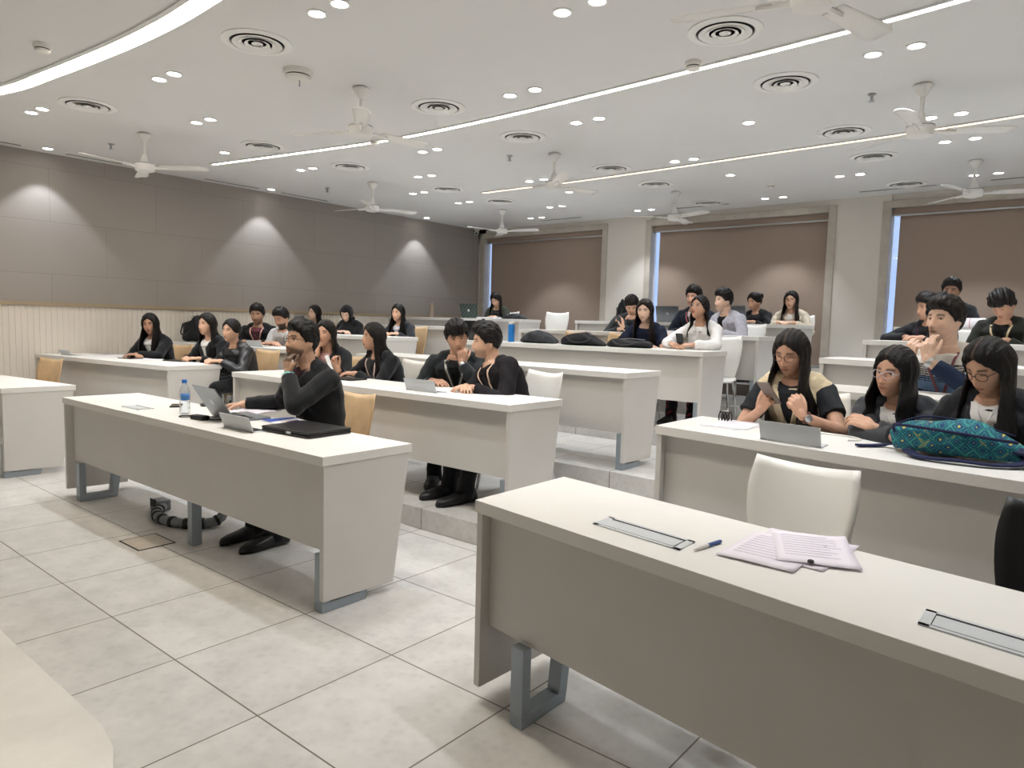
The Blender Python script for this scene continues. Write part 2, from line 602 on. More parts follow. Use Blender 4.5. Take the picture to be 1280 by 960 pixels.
def desk(bank, k, label, boxes=()):
    x0, x1 = {'C': (XL, XR), 'R': (RX0, RX1), 'L': (LX0, LX1)}[bank]
    z0 = T * k
    base = (x0, row_y(bank, k, x0), z0)
    sl = {'C': 0, 'R': TA, 'L': TB}[bank]
    fn = lambda p: (p[0], sl * p[0] + p[1], p[2])
    o = thing('lecture_desk', label, 'desk', base, 'long laminate desks in rows')
    L = x1 - x0
    MB().box((0, 0, H - .044), (L, DEP, H), fn=fn).build('worktop', 'laminate', o, bevel=.002)
    for a in (0.004, L - .034):
        pr = [(.008, .058), (.43, .045), (.528, H - .044), (.008, H - .044)]
        MB().prism([fn((a, q, z)) for q, z in pr], [fn((a + .030, q, z)) for q, z in pr]).build('end_panel', 'laminate_panel', o, bevel=.002)
    MB().box((.034, .055, .275), (L - .034, .073, H - .044), fn=fn).build('modesty_panel', 'laminate_panel', o, bevel=.001)
    for a in (.20, L - .075):
        m = MB()
        w = .06
        def bar(pa, pb):
            m.prism([fn((a, q, z)) for q, z in pa + pb], [fn((a + w, q, z)) for q, z in pa + pb])
        bar([(.074, 0.27), (.122, 0.27)], [(.122, H - .046), (.074, H - .046)])
        bar([(.010, 0), (.265, 0)], [(.275, .044), (.010, .044)])
        bar([(.225, .044), (.275, .044)], [(.36, H - .046), (.31, H - .046)])
        bar([(.010, .044), (.056, .044)], [(.054, .275), (.010, .275)])
        m.build('leg', 'leg_paint', o, bevel=.002)
    MB().box((L * .548, .075, 0), (L * .548 + .055, .135, H - .046), fn=fn).build('leg', 'leg_paint', o, bevel=.002)
    for (u, v, lid, wid) in boxes:
        power_box(o, fn, u, v, H, lid, wid)
    return o

DESKS = [
 ('C', 0, 'front centre desk carrying the silver laptop, water bottle and papers', [(.80, .09, 0, .25), (2.06, .13, .085, .30)]),
 ('C', 1, 'second-row centre desk where the two whispering people sit', [(2.10, .14, .085, .30)]),
 ('C', 2, 'third-row centre desk standing empty apart from flat papers', []),
 ('C', 3, 'centre desk with black bags and a blue bottle on it, person in white sitting there', []),
 ('C', 4, 'centre desk where the person in the pale grey blazer leans', []),
 ('C', 5, 'back centre desk by the middle window where the person in cream cardigan sits', []),
 ('R', 0, 'nearest desk at bottom right with loose lilac papers and a pen', [(.47, .11, 0, .32), (1.395, .11, 0, .36)]),
 ('R', 1, 'desk of the three seated people at right, teal patterned backpack lying on it', [(.535, .05, .088, .27), (1.56, .10, 0, .30)]),
 ('R', 2, 'right desk directly behind the three seated people, person in striped sweater at it', []),
 ('R', 3, 'empty right desk below the right window, second from the back wall side lower edge', []),
 ('R', 4, 'right desk in front of the person with tousled hair and lanyard', []),
 ('R', 5, 'rearmost right desk, mostly hidden behind the person in striped sweater', []),
 ('L', 0, 'desk cut off by the left edge of the photo, its end panel facing us', []),
 ('L', 1, 'left desk against the ribbed wall where the person with folded forearms sits', [(.34, .12, .06, .22)]),
 ('L', 2, 'left desk of the bearded person in pale tee shirt with a raised metal plate', [(1.72, .10, .075, .26)]),
 ('L', 3, 'left desk where the person in black headscarf is writing', []),
 ('L', 4, 'empty left desk showing as a white strip behind the headscarf person', []),
 ('L', 5, 'rear left desk under the first window with patterned laptop and steel flask', []),
]
DESKS[9] = ('R', 3, 'empty right desk just behind the person in striped sweater', [])
for d in DESKS:
    desk(d[0], d[1], d[2], d[3])

# ------------------------------------------------------------------ chairs
def chair_mesh_back(tilt=.095):
    """curved shell back: wider at the shoulders, rounded at the lower corners, dished top edge"""
    n, m = 13, 15
    P = np.zeros((n, m, 3))
    for i in range(n):
        t = i / (n - 1)
        z = .43 + t * .44
        hw = .145 + .065 * math.sin(min(1, t * 1.25) * math.pi / 2) - .014 * max(0, t - .8) / .2
        for j in range(m):
            u = j / (m - 1) * 2 - 1
            zz = z + (.022 * u * u - .012) * t ** 3
            P[i, j] = (u * hw, -.215 - tilt * t * t - .02 * (1 - t) + .05 * u * u * (.4 + .6 * t), zz)
    return P

def make_chair(kind):
    """chair facing +y, base at the origin"""
    shell = {'white': 'white_plastic', 'tan': 'beech', 'black': 'black_plastic'}[kind]
    o = thing('shell_chair', 'x', 'chair')
    MB().grid(chair_mesh_back()).build('backrest', shell, o, smooth=True, solid=.011)
    n, m = 11, 13
    P = np.zeros((n, m, 3))
    for i in range(n):
        t = i / (n - 1)
        yy = -.225 + t * .44
        hw = .165 + .055 * math.sin(t * math.pi * .6)
        for j in range(m):
            u = j / (m - 1) * 2 - 1
            P[i, j] = (u * hw * (1 - .25 * max(0, t - .8)), yy, .432 + .012 * u * u - .035 * max(0, t - .75) ** 1.5 * 4 - .008 * math.sin(t * math.pi))
    MB().grid(P).build('seat', shell, o, smooth=True, solid=.012)
    for sx in (-1, 1):
        MB().tube([(sx * .155, .14, .418), (sx * .2, .2, .0)], .011).build('leg', 'chrome', o, smooth=True)
        MB().tube([(sx * .145, -.16, .418), (sx * .19, -.24, .0)], .011).build('leg', 'chrome', o, smooth=True)
    MB().tube([(-.155, .14, .413), (.155, .14, .413), (.145, -.16, .413), (-.145, -.16, .413)], .010, closed=True).build('seat_frame', 'chrome', o, smooth='auto')
    return o
PROTO = {}
def chair(kind, x, y, k, heading, label):
    """heading 0 faces the front of the room (-y); positive turns towards the right-hand wall"""
    if kind not in PROTO:
        c = PROTO[kind] = make_chair(kind)
    else:
        c = copy_tree(PROTO[kind])
    c.location = (x, y, T * k)
    c.rotation_euler = (0, 0, math.pi + math.radians(heading))
    tag(c, label, 'chair', 'shell chairs at the desks')
    return c

chair('white', -0.825, 2.43, 0, -10, 'large white plastic chair behind the nearest desk with lilac papers')
chair('black', -0.03, 2.28, 0, -14, 'black chair cut off by the right edge behind the nearest desk')
chair('white', -2.93, 6.86, 3, 10, 'white chair under the person in the white shirt')
chair('tan', -4.90, 6.85, 3, -20, 'light wood chair behind the bags, beside the dark jacket')
chair('tan', -4.20, 6.85, 3, -8, 'light wood chair left of the person in navy top')
chair('tan', -8.40, 2.42, 0, 12, 'light wood chair behind the desk cut off at left')
chair('white', -6.80, 9.30, 5, 12, 'white chair standing empty under the first window')

# ------------------------------------------------------------------ ceiling fittings
ORD = ['first', 'second', 'third', 'fourth', 'fifth', 'sixth', 'seventh', 'eighth']
COLN = {'wall': 'along the grey wall', 'far': 'over the left desks',
        'laisle': 'over the left aisle', 'cleft': 'over the left half of centre desks',
        'cright': 'over the right half of centre desks', 'raisle': 'over the right aisle',
        'right': 'over the right desks'}
lamp_data = {}
def spot_data(power, ang, blend):
    key = (power, ang, blend)
    if key not in lamp_data:
        d = bpy.data.lights.new('downlight_bulb', 'SPOT')
        d.energy = power
        d.spot_size = math.radians(ang)
        d.spot_blend = blend
        d.shadow_soft_size = 0.035
        d.color = LIGHT_COL
        lamp_data[key] = d
    return lamp_data[key]
def spot(name, x, y, power, ang, blend):
    o = bpy.data.objects.new(name, spot_data(power, ang, blend))
    COL.objects.link(o)
    return o

def make_downlight():
    o = thing('downlight', 'x', 'ceiling light')
    MB().lathe([(.062, 0), (.064, -.004), (.056, -.009), (.047, -.007), (.045, 0)], seg=28).build('trim_ring', 'white_paint', o, smooth='auto')
    MB().lathe([(.0, -.001), (.044, -.001), (.044, -.004), (.03, -.0055), (0, -.006)], seg=24).build('lens', 'lens_glow', o)
    s = spot('bulb', 0, 0, SPOT_W, SPOT_A, .35)
    s.location = (0, 0, -.012)
    s.parent = o
    return o
DL = None
for cn, pts in LAMPS.items():
    rows = []
    for p in pts:
        if rows and abs(rows[-1][0][1] - p[1]) < .06:
            rows[-1].append(p)
        else:
            rows.append([p])
    for ri, row in enumerate(rows):
        for li, p in enumerate(row):
            if DL is None:
                DL = o = make_downlight()
            else:
                o = copy_tree(DL)
            o.location = (p[0], p[1], CZ)
            if cn == 'off':
                nm = 'round white downlight outside the picture above the front and right'
            elif len(row) == 2:
                nm = '%s lamp of the %s downlight pair from front %s' % (('left', 'right')[li], ORD[sum(len(r) == 2 for r in rows[:ri])], COLN[cn])
            elif cn == 'wall':
                nm = '%s wall-washing downlight from the front %s' % (ORD[ri], COLN[cn])
            else:
                nm = 'single round downlight standing alone %s' % COLN[cn]
            tag(o, nm, 'ceiling light', 'recessed downlights' if cn != 'off' else 'downlights outside the picture')
            if cn == 'wall':
                for ch in o.children:
                    if ch.type == 'LIGHT':
                        ch.data = spot_data(WASH_W, SPOT_A, .35)

def make_vent():
    o = thing('ceiling_vent', 'x', 'ceiling vent')
    MB().lathe([(.225, 0), (.226, -.008), (.195, -.016), (.175, -.012), (.172, 0)], seg=36).build('frame', 'white_paint', o, smooth='auto')
    MB().lathe([(0, -.001), (.172, -.001), (.172, -.002), (0, -.002)], seg=32).build('backing', 'dark_slot', o)
    for r in (.148, .108, .07):
        MB().lathe([(r - .012, -.006), (r + .009, -.014), (r + .011, -.017), (r - .012, -.010)], seg=32).build('ring', 'white_paint', o, smooth='auto')
    MB().lathe([(0, -.004), (.034, -.006), (.036, -.014), (0, -.018)], seg=24).build('centre_disc', 'white_paint', o, smooth='auto')
    return o
VENTS = {'over the left desks': (-6.93, [2.53, 4.22, 5.36, 7.0, 8.1]),
         'over the centre desks': (-4.40, [2.64, 4.32, 5.46, 7.1, 8.17, 9.76]),
         'over the right aisle': (-1.86, [4.25, 5.35, 6.93, 8.06, 9.73])}
VT = None
for nm, (x, ys) in VENTS.items():
    for i, y in enumerate(ys):
        if VT is None:
            VT = o = make_vent()
        else:
            o = copy_tree(VT)
        o.location = (x, y, CZ)
        tag(o, '%s round white air vent from the front in the line %s' % (ORD[i], nm), 'ceiling vent', 'round ceiling vents')

def make_fan():
    o = thing('ceiling_fan', 'x', 'ceiling fan')
    MB().lathe([(.05, 0), (.068, -.012), (.06, -.03), (.03, -.075), (.018, -.09), (0, -.09)], seg=24).build('canopy', 'offwhite_enamel', o, smooth=True)
    MB().lathe([(0, -.08), (.014, -.08), (.014, -.2), (.022, -.21), (.045, -.29), (.03, -.30), (0, -.30)], seg=20).build('down_rod', 'offwhite_enamel', o, smooth='auto')
    MB().lathe([(0, -.285), (.05, -.287), (.088, -.30), (.092, -.31), (.092, -.352), (.086, -.372), (.05, -.382), (0, -.384)], seg=32).build('motor', 'offwhite_enamel', o, smooth='auto')
    MB().lathe([(.0925, -.296), (.094, -.298), (.094, -.304), (.0925, -.306)], seg=32).build('band', 'brushed_metal', o, smooth=True)
    for k in range(3):
        a = k * 2 * math.pi / 3
        n, m = 9, 5
        P = np.zeros((n, m, 3))
        for i in range(n):
            t = i / (n - 1)
            r = .17 + t * .46
            w = .050 + .022 * t - (.03 * ((t - .9) / .1) ** 2 if t > .9 else 0)
            for j in range(m):
                u = j / (m - 1) * 2 - 1
                q = np.array([r, u * w, -.335 - u * w * .18 + .006 * (1 - u * u)])
                P[i, j] = (q[0] * math.cos(a) - q[1] * math.sin(a), q[0] * math.sin(a) + q[1] * math.cos(a), q[2])
        bl = MB().grid(P).build('blade', 'offwhite_enamel', o, smooth=True, solid=.005)
        ca, sa = math.cos(a), math.sin(a)
        MB().tube([(.08 * ca, .08 * sa, -.34), (.24 * ca, .24 * sa, -.338)], .014, seg=6).build('blade_arm', 'offwhite_enamel', bl)
    return o
FANS = [((-7.50, 3.25), 40, 'ceiling fan hanging near the front of the grey left wall'),
        ((-4.55, 3.62), 82, 'ceiling fan above the front centre desks, crossing the long light strip'),
        ((-1.07, 3.36), 75, 'ceiling fan cut off by the top edge of the picture'),
        ((-7.48, 6.15), 70, 'ceiling fan in the middle of the row along the grey wall'),
        ((-4.53, 6.17), 77, 'ceiling fan in the middle of the room over the centre desks'),
        ((-1.07, 5.95), 30, 'large ceiling fan at right before the warm strip, one blade pointing at us'),
        ((-7.40, 8.72), 15, 'ceiling fan by the first window at the far left corner'),
        ((-4.42, 8.77), -23, 'ceiling fan in front of the middle window'),
        ((-1.05, 8.78), 15, 'ceiling fan in front of the right window')]
FN = None
for (p, a, lb) in FANS:
    if FN is None:
        FN = o = make_fan()
    else:
        o = copy_tree(FN)
    o.location = (p[0], p[1], CZ)
    o.rotation_euler = (0, 0, math.radians(a))
    tag(o, lb, 'ceiling fan', 'white three-blade ceiling fans')

def spline(ctrl, n):
    """Catmull-Rom through ctrl"""
    c = np.asarray(ctrl, float)
    c = np.vstack([2 * c[0] - c[1], c, 2 * c[-1] - c[-2]])
    out = []
    seg = len(c) - 3
    for i in range(n):
        t = i / (n - 1) * seg
        k = min(int(t), seg - 1)
        u = t - k
        p0, p1, p2, p3 = c[k:k + 4]
        out.append(.5 * (2 * p1 + (p2 - p0) * u + (2 * p0 - 5 * p1 + 4 * p2 - p3) * u * u + (3 * p1 - p0 - 3 * p2 + p3) * u ** 3))
    return np.array(out)

def strip_light(ctrl, width, label, glow, lip, frame_mat='ceiling_paint'):
    c = spline(ctrl, 40)
    o = thing('light_strip', label, 'light strip', (c[20][0], c[20][1], CZ), 'curved ceiling light strips')
    org = np.array([c[20][0], c[20][1]])
    d = np.gradient(c, axis=0)
    nrm = np.stack([-d[:, 1], d[:, 0]], 1)
    nrm /= np.linalg.norm(nrm, axis=1)[:, None]
    def ribbon(o0, o1, z0, z1, name, m):
        R = []
        for i in range(len(c)):
            a = c[i] - org + nrm[i] * o0
            b2 = c[i] - org + nrm[i] * o1
            R.append([(a[0], a[1], z0), (b2[0], b2[1], z0), (b2[0], b2[1], z1), (a[0], a[1], z1)])
        MB().rings(R).build(name, m, o)
    ribbon(-width / 2, width / 2, -.001, -.005, 'diffuser', glow)
    ribbon(width / 2, width / 2 + lip, -.001, -.012, 'edge_profile', frame_mat)
    ribbon(-width / 2 - lip, -width / 2, -.001, -.012, 'edge_profile', frame_mat)
    return o
strip_light([(-8.6, 1.52), (-7.1, 1.93), (-6.3, 2.03), (-5.45, 2.10), (-4.78, 2.13), (-4.1, 2.115), (-2.6, 2.0), (-1.0, 1.7)], .115,
            'bright warm curved light strip at top left', 'strip_glow', .035)
strip_light([(-8.27, 4.36), (-7.12, 4.56), (-5.85, 4.76), (-5.1, 4.82), (-4.02, 4.82), (-3.15, 4.78), (-2.33, 4.73), (-1.55, 4.68), (-.71, 4.58), (1.5, 4.2)], .045,
            'long bright curved light strip crossing the middle of the ceiling', 'strip_glow', .02)
strip_light([(-6.7, 7.44), (-5.14, 7.47), (-3.8, 7.42), (-2.68, 7.35), (-1.65, 7.30), (-.55, 7.2), (1.5, 6.9)], .05,
            'dimmer warm light strip across the rear part of the ceiling', 'strip_warm', .02)

def ceiling_dome(x, y, label, r, h, name='smoke_detector', cat='smoke detector', dark='black_plastic'):
    o = thing(name, label, cat, (x, y, CZ), 'small ceiling devices')
    MB().lathe([(r, 0), (r, -h * .45), (r * .9, -h * .5)] + [(0, -h * .5)], seg=24).build('base', 'white_plastic', o, smooth='auto')
    MB().lathe([(0, -h * .48), (r * .84, -h * .5), (r * .84, -h * .62), (0, -h * .62)], seg=24).build('gap', dark, o)
    MB().lathe([(0, -h * .6), (r * .88, -h * .62), (r * .8, -h * .85), (r * .4, -h), (0, -h)], seg=24).build('cover', 'white_plastic', o, smooth='auto')
    return o
ceiling_dome(-5.66, 1.79, 'smoke detector next to the strip at top left', .055, .06)
ceiling_dome(-2.23, 4.60, 'smoke detector touching the long light strip right of centre', .055, .06)
ceiling_dome(-5.74, 4.74, 'small smoke detector on the long light strip beside the front centre fan', .045, .05)
ceiling_dome(-3.2, 8.9, 'smoke detector between vents near the middle window', .045, .05)
ap = ceiling_dome(-4.64, 3.11, 'round white access point with dark rim left of the centre fan', .105, .075, 'wireless_access_point', 'access point')
MB().tube([(.02, 0, -.07), (.02, 0, -.12)], .006).build('sensor', 'brushed_metal', ap)
for (x, y, lb) in [(-8.28, 3.24, 'pendant sprinkler head near the grey wall at left'), (-8.34, 6.06, 'pendant sprinkler head farther along the grey wall'),
                   (-5.0, 5.99, 'pendant sprinkler head left of the mid-room fan'), (-1.42, 5.98, 'pendant sprinkler head beside the large fan at right')]:
    o = thing('sprinkler_head', lb, 'sprinkler', (x, y, CZ), 'sprinkler heads')
    MB().lathe([(.03, 0), (.032, -.006), (.012, -.012), (.010, -.05), (0, -.05)], seg=16).build('body', 'brushed_metal', o, smooth='auto')
    MB().lathe([(0, -.05), (.022, -.052), (.022, -.056), (0, -.056)], seg=16).build('deflector', 'brushed_metal', o)
for (x, y, dx, dy, lb) in [(-9.2, 2.35, 0, .35, 'slot air diffuser at the very front of the grey wall'), (-9.21, 3.5, 0, .4, 'slot air diffuser by the first wall downlight'),
                           (-9.21, 5.15, 0, .42, 'slot air diffuser before the second wall downlight'), (-9.21, 6.3, 0, .42, 'slot air diffuser behind the second wall downlight'),
                           (-7.15, 9.95, .45, 0, 'slot air diffuser above the first window'), (-4.6, 9.95, .45, 0, 'slot air diffuser above the left part of the middle window'),
                           (-2.0, 9.95, .45, 0, 'slot air diffuser above the pillar between the right windows'), (-0.6, 9.95, .45, 0, 'slot air diffuser above the right window')]:
    o = thing('slot_diffuser', lb, 'air diffuser', (x, y, CZ), 'slot air diffusers')
    ax, ay = (dx, .04) if dx else (.04, dy)
    MB().box((-ax, -ay, -.006), (ax, ay, -.0005)).build('frame', 'white_paint', o, bevel=.002)
    for q in (-.017, .017):
        if dx:
            MB().box((-ax + .02, q - .007, -.0075), (ax - .02, q + .007, -.003)).build('slot', 'dark_slot', o)
        else:
            MB().box((q - .007, -ay + .02, -.0075), (q + .007, ay - .02, -.003)).build('slot', 'dark_slot', o)
o = thing('security_camera', 'small white security camera in the far left corner under the ceiling', 'camera', (-9.3, 10.22, CZ))
MB().lathe([(.05, 0), (.05, -.03), (.03, -.05), (0, -.05)], seg=20).build('mount', 'white_plastic', o, smooth='auto')
MB().lathe([(0, 0), (.035, .0), (.037, .02), (.037, .1), (.03, .115), (0, .115)], (0, 0, -.07), seg=20, axis=(.5, -.8, -.3)).build('body', 'white_plastic', o, smooth='auto')
MB().lathe([(0, .11), (.022, .116), (.022, .119), (0, .119)], (0, 0, -.07), seg=20, axis=(.5, -.8, -.3)).build('lens', 'black_plastic', o)

# ------------------------------------------------------------------ people
def remesh(mb, voxel, smooth=2, factor=.5):
    """melt overlapping shapes into one continuous skin"""
    me = mb.mesh('tmp')
    bm = bmesh.new()
    bm.from_mesh(me)
    bmesh.ops.recalc_face_normals(bm, faces=bm.faces)
    bm.to_mesh(me)
    bm.free()
    o = bpy.data.objects.new('tmp', me)
    COL.objects.link(o)
    r = o.modifiers.new('r', 'REMESH')
    r.mode = 'VOXEL'
    r.voxel_size = voxel
    if smooth:
        sm = o.modifiers.new('s', 'SMOOTH')
        sm.factor = factor
        sm.iterations = smooth
    dg = bpy.context.evaluated_depsgraph_get()
    out = bpy.data.meshes.new_from_object(o.evaluated_get(dg))
    bpy.data.objects.remove(o)
    bpy.data.meshes.remove(me)
    out.materials.clear()
    out.polygons.foreach_set('use_smooth', [True] * len(out.polygons))
    return out

def sstep(a, b, x):
    t = np.clip((np.asarray(x, float) - a) / (b - a), 0, 1)
    return t * t * (3 - 2 * t)

def G(x, s):
    return np.exp(-(x / s) ** 2)

def sphere_dirs(nu, nv):
    th = np.linspace(-np.pi / 2, np.pi / 2, nv)
    ph = np.linspace(0, 2 * np.pi, nu, endpoint=False)
    return [np.stack([math.cos(t) * np.sin(ph) + 1e-9, math.cos(t) * np.cos(ph), np.full(nu, math.sin(t))], 1) for t in th]

def head_surf(d, fem=False, features=True):
    """a head: x to the person's right, y forward, z up, origin between the temples; d = unit directions"""
    x, y, z = d[:, 0], d[:, 1], d[:, 2]
    px, py, pz = x * .0775, y * .096, z * .115
    dn, up = np.clip(-z, 0, 1), np.clip(z, 0, 1)
    px = px * (1 - (.30 if fem else .22) * dn ** 1.7) * (1 + .06 * np.clip(z + .2, 0, .5))
    py = np.where(y < 0, py * (1.03 - .38 * dn ** 1.2), py * (1 - .03 * dn))
    py = py + .040 * dn ** 2
    if features:
        fr = sstep(.15, .5, y)
        py = py - .008 * fr * G(px, .05) * G(pz - .005, .05)
        noseamp = np.interp(pz, [-.056, -.046, -.036, -.028, .0, .018, .03], [0, .006, .027, .023, .012, .005, 0])
        nosew = np.interp(pz, [-.05, -.036, -.015, .02], [.016, .0145, .0095, .0085])
        py = py + fr * noseamp * np.exp(-(px / nosew) ** 2)
        ax = np.abs(px)
        py = py - fr * .010 * G(ax - .031, .015) * G(pz - .007, .012)
        py = py + fr * (.003 if fem else .006) * G(ax - .026, .024) * G(pz - .028, .009)
        py = py + fr * .006 * G(ax - .043, .018) * G(pz + .026, .020)
        py = py + fr * .008 * G(px, .026) * (G(pz + .056, .008) + G(pz + .070, .008)) * .8
        py = py - fr * .003 * G(px, .022) * G(pz + .083, .006)
        py = py + fr * (.006 if fem else .010) * G(px, .022) * G(pz + .102, .014)
    return np.stack([px, py, pz], 1)

def hand(mb, W, D, N, side, curl=.5, sc=1.0, spread=.0, thumb=.5):
    """palm, four fingers of three joints each and a thumb; D along the hand, N out of the palm"""
    W, D = np.asarray(W, float), unit(D)
    N = unit(np.asarray(N, float) - D * (np.asarray(N, float) @ D))
    S = np.cross(D, N) * (1 if side == 'R' else -1)
    offs = (.030, .0105, -.0095, -.0285)
    kl = (.088, .092, .087, .078)
    segs = ((.040, .025, .020), (.044, .028, .021), (.041, .026, .021), (.032, .020, .018))
    for i in range(4):
        K = W + D * kl[i] * sc + S * offs[i] * sc
        B = W + D * .012 * sc + S * offs[i] * .55 * sc
        mb.limb(B, K, .0145 * sc, .0115 * sc, 10)
        a = 0
        p = K
        sd = unit(D + S * offs[i] * (2.2 + 6 * spread))
        for q, (l, r0, r1) in enumerate(zip(segs[i], (.0095, .0085, .0078), (.0085, .0078, .0066))):
            a += curl * (.95, 1.15, .7)[q] * (1 + .10 * i)
            dr = sd * math.cos(a) + N * math.sin(a)
            p2 = p + dr * l * sc
            mb.limb(p, p2, r0 * sc, r1 * sc, 8)
            p = p2
    p = W + D * .026 * sc + S * .024 * sc
    dr = unit(D * .75 + S * .50 + N * .35)
    for q, (l, r0, r1) in enumerate(((.044, .014, .0115), (.032, .0110, .0098), (.025, .0098, .0078))):
        p2 = p + dr * l * sc
        mb.limb(p, p2, r0 * sc, r1 * sc, 8)
        p = p2
        dr = unit(dr + (D * .45 - S * .45) * thumb + N * .4 * thumb)

def ik(S, Wt, l1, l2, hint):
    S, Wt = np.asarray(S, float), np.asarray(Wt, float)
    d = Wt - S
    L = np.linalg.norm(d)
    if L > (l1 + l2) * .985:
        Wt = S + d / L * (l1 + l2) * .985
        d = Wt - S
        L = np.linalg.norm(d)
    t = d / L
    a = (l1 * l1 - l2 * l2 + L * L) / (2 * L)
    h = math.sqrt(max(l1 * l1 - a * a, 0))
    n = np.asarray(hint, float)
    n = unit(n - t * (n @ t))
    return S + t * a + n * h, Wt

MALE_T = [(-.10, .150, .110), (0, .165, .120), (.2, .150, .110), (.45, .160, .112), (.7, .178, .118), (.84, .172, .108), (.93, .125, .085), (.99, .075, .066), (1.05, .06, .058)]
FEM_T = [(-.10, .150, .110), (0, .158, .115), (.2, .128, .098), (.45, .135, .098), (.7, .150, .106), (.84, .146, .095), (.93, .105, .075), (.99, .062, .056), (1.05, .050, .048)]

class Body:
    pass

PEOPLE = {}
def person(key, label, bank, k, head, heading=0, hy=0, hp=0, hr=0, fem=True, skin='b08062', back=.12, lean_side=0.0,
           arms=None, hair='long', hairc='120d0c', hair_len=.36, A=128, front=True, outfit='suit', top='1d1e21', shirt='e4e2de', collar=True, accent=None,
           lanyard=None, glasses=None, beard=0.0, lips=None, eyes='open', watch=None, trousers='17181b', shoes='101012',
           near=1, kind='white', chair_label=None, fringe=0.0, hair_vol=1.0, wave=0.0, knee=.42, foot=.06, sc=1.0, legs=True):
    B = Body()
    z0 = T * k
    up = np.array([0., 0, 1])
    h = math.radians(heading)
    F = np.array([math.sin(h), -math.cos(h), 0])
    R = np.cross(F, up)
    a, p, ro = math.radians(hy), math.radians(hp), math.radians(hr)
    hf = np.array([math.sin(a) * math.cos(p), -math.cos(a) * math.cos(p), -math.sin(p)])
    hx = unit(np.cross(hf, up))
    hu = np.cross(hx, hf)
    hx, hu = hx * math.cos(ro) + hu * math.sin(ro), hu * math.cos(ro) - hx * math.sin(ro)
    Hc = np.asarray(head, float)
    hs = sc * (.96 if fem else 1.02)
    def hw(q):
        q = np.atleast_2d(q) * hs
        return Hc + q[:, :1] * hx + q[:, 1:2] * hf + q[:, 2:] * hu
    def hl(V):
        d = (np.asarray(V) - Hc) / hs
        return np.stack([d @ hx, d @ hf, d @ hu], 1)
    N = Hc - up * .152 * sc - F * .020 - hf * .022
    P = np.array([N[0], N[1], z0 + .555]) - F * back + R * lean_side
    spine = N - P
    SL = np.linalg.norm(spine)
    U = spine / SL
    Rt = unit(R - U * (R @ U))
    Ft = np.cross(U, Rt)
    prof = FEM_T if fem else MALE_T
    ts = [q[0] for q in prof]
    def tc(s):
        return P + spine * s - Ft * .035 * math.sin(math.pi * min(max(s, 0), 1))
    def ring(s, off=0, seg=28, bust=True):
        w = np.interp(s, ts, [q[1] for q in prof]) * sc + off
        d = np.interp(s, ts, [q[2] for q in prof]) * sc + off
        t = np.linspace(0, 2 * np.pi, seg, endpoint=False)
        cx, cy = np.cos(t), np.sin(t)
        cx = np.sign(cx) * np.abs(cx) ** .85
        cy = np.sign(cy) * np.abs(cy) ** .85
        fb = 0
        if fem and bust:
            fb = .028 * math.exp(-((s - .62) / .14) ** 2) * np.clip(cy, 0, 1) * (.55 + .45 * np.abs(np.abs(cx) - .1) ** .5)
        return tc(s) + w * cx[:, None] * Rt + (d * cy + fb)[:, None] * Ft
    SW = (.150 if fem else .180) * sc
    sh = {}
    for sd, sg in (('R', 1), ('L', -1)):
        sh[sd] = tc(.855) + Rt * SW * sg
    l1, l2 = (.275, .235) if fem else (.295, .255)
    l1, l2 = l1 * sc, l2 * sc
    arms = arms or {}
    A_ = {}
    for sd, sg in (('R', 1), ('L', -1)):
        sp = dict(arms.get(sd, {}))
        if 'w' in sp:
            Wt = np.asarray(sp['w'], float)
        elif 'hd' in sp:           # relative to the head, in head axes
            Wt = hw(np.asarray(sp['hd'], float))[0]
        else:
            lat, fwd = sp.get('d', (.10, .26))
            Wt = tc(.86) + Rt * lat * sg + F * fwd
            Wt[2] = z0 + H + .034
        hint = np.asarray(sp['e'], float) if 'e' in sp else R * sg * .75 - up * .75 - F * .15
        E, Wt = ik(sh[sd], Wt, l1, l2, hint)
        D = unit(np.asarray(sp['D'], float)) if 'D' in sp else unit(unit(Wt - E) * .6 + F * .35 - R * sg * .35 - up * (.0 if 'd' in sp or not sp else 0.0))
        if 'D' not in sp and 'w' not in sp and 'hd' not in sp:
            D[2] = min(max(D[2], -.12), .05)
        Np = np.asarray(sp['N'], float) if 'N' in sp else -up + (-R * sg) * .25
        A_[sd] = (E, Wt, D, Np, sp.get('curl', .35), sp.get('thumb', .5))
    hips, knees, ankles, toes = {}, {}, {}, {}
    for sd, sg in (('R', 1), ('L', -1)):
        hips[sd] = P + R * sg * .085 - up * .015
        knees[sd] = np.array([P[0], P[1], z0 + .505]) + F * knee + R * sg * .115
        ankles[sd] = np.array([P[0], P[1], z0 + .085]) + F * (knee + foot) + R * sg * .11
        toes[sd] = F
    vox = {3: .0042, 2: .006, 1: .0085}[near]
    # ---- continuous body
    b = MB()
    b.rings([ring(s) for s in np.linspace(-.1, 1.05, 16)])
    b.ell(P - up * .02, .165 * sc, .135, .095, (R, F, up))
    for sd in 'RL':
        E, Wt, D, Np, cu, th = A_[sd]
        m = .88 if fem else 1.0
        b.limb(tc(.88) + (sh[sd] - tc(.86)) * .5, sh[sd], .062 * m, .060 * m)
        b.limb(sh[sd], E, .056 * m, .041 * m)
        b.limb(E, Wt, .042 * m, .0265 * m)
        b.limb(Wt, Wt + D * .02, .0265 * m, .024 * m)
        hand(b, Wt, D, Np, sd, cu, (.93 if fem else 1.02) * sc, thumb=th)
        if legs:
            b.limb(hips[sd], knees[sd], .082, .056)
            b.limb(knees[sd], ankles[sd], .056, .036)
            b.limb(ankles[sd] - up * .045, ankles[sd] - up * .055 + F * .14, .028, .020)
    for sg in (1, -1):
        b.limb(N + U * .03 - Ft * .015, tc(.93) + Rt * sg * .085 * sc - Ft * .012, .028, .040)
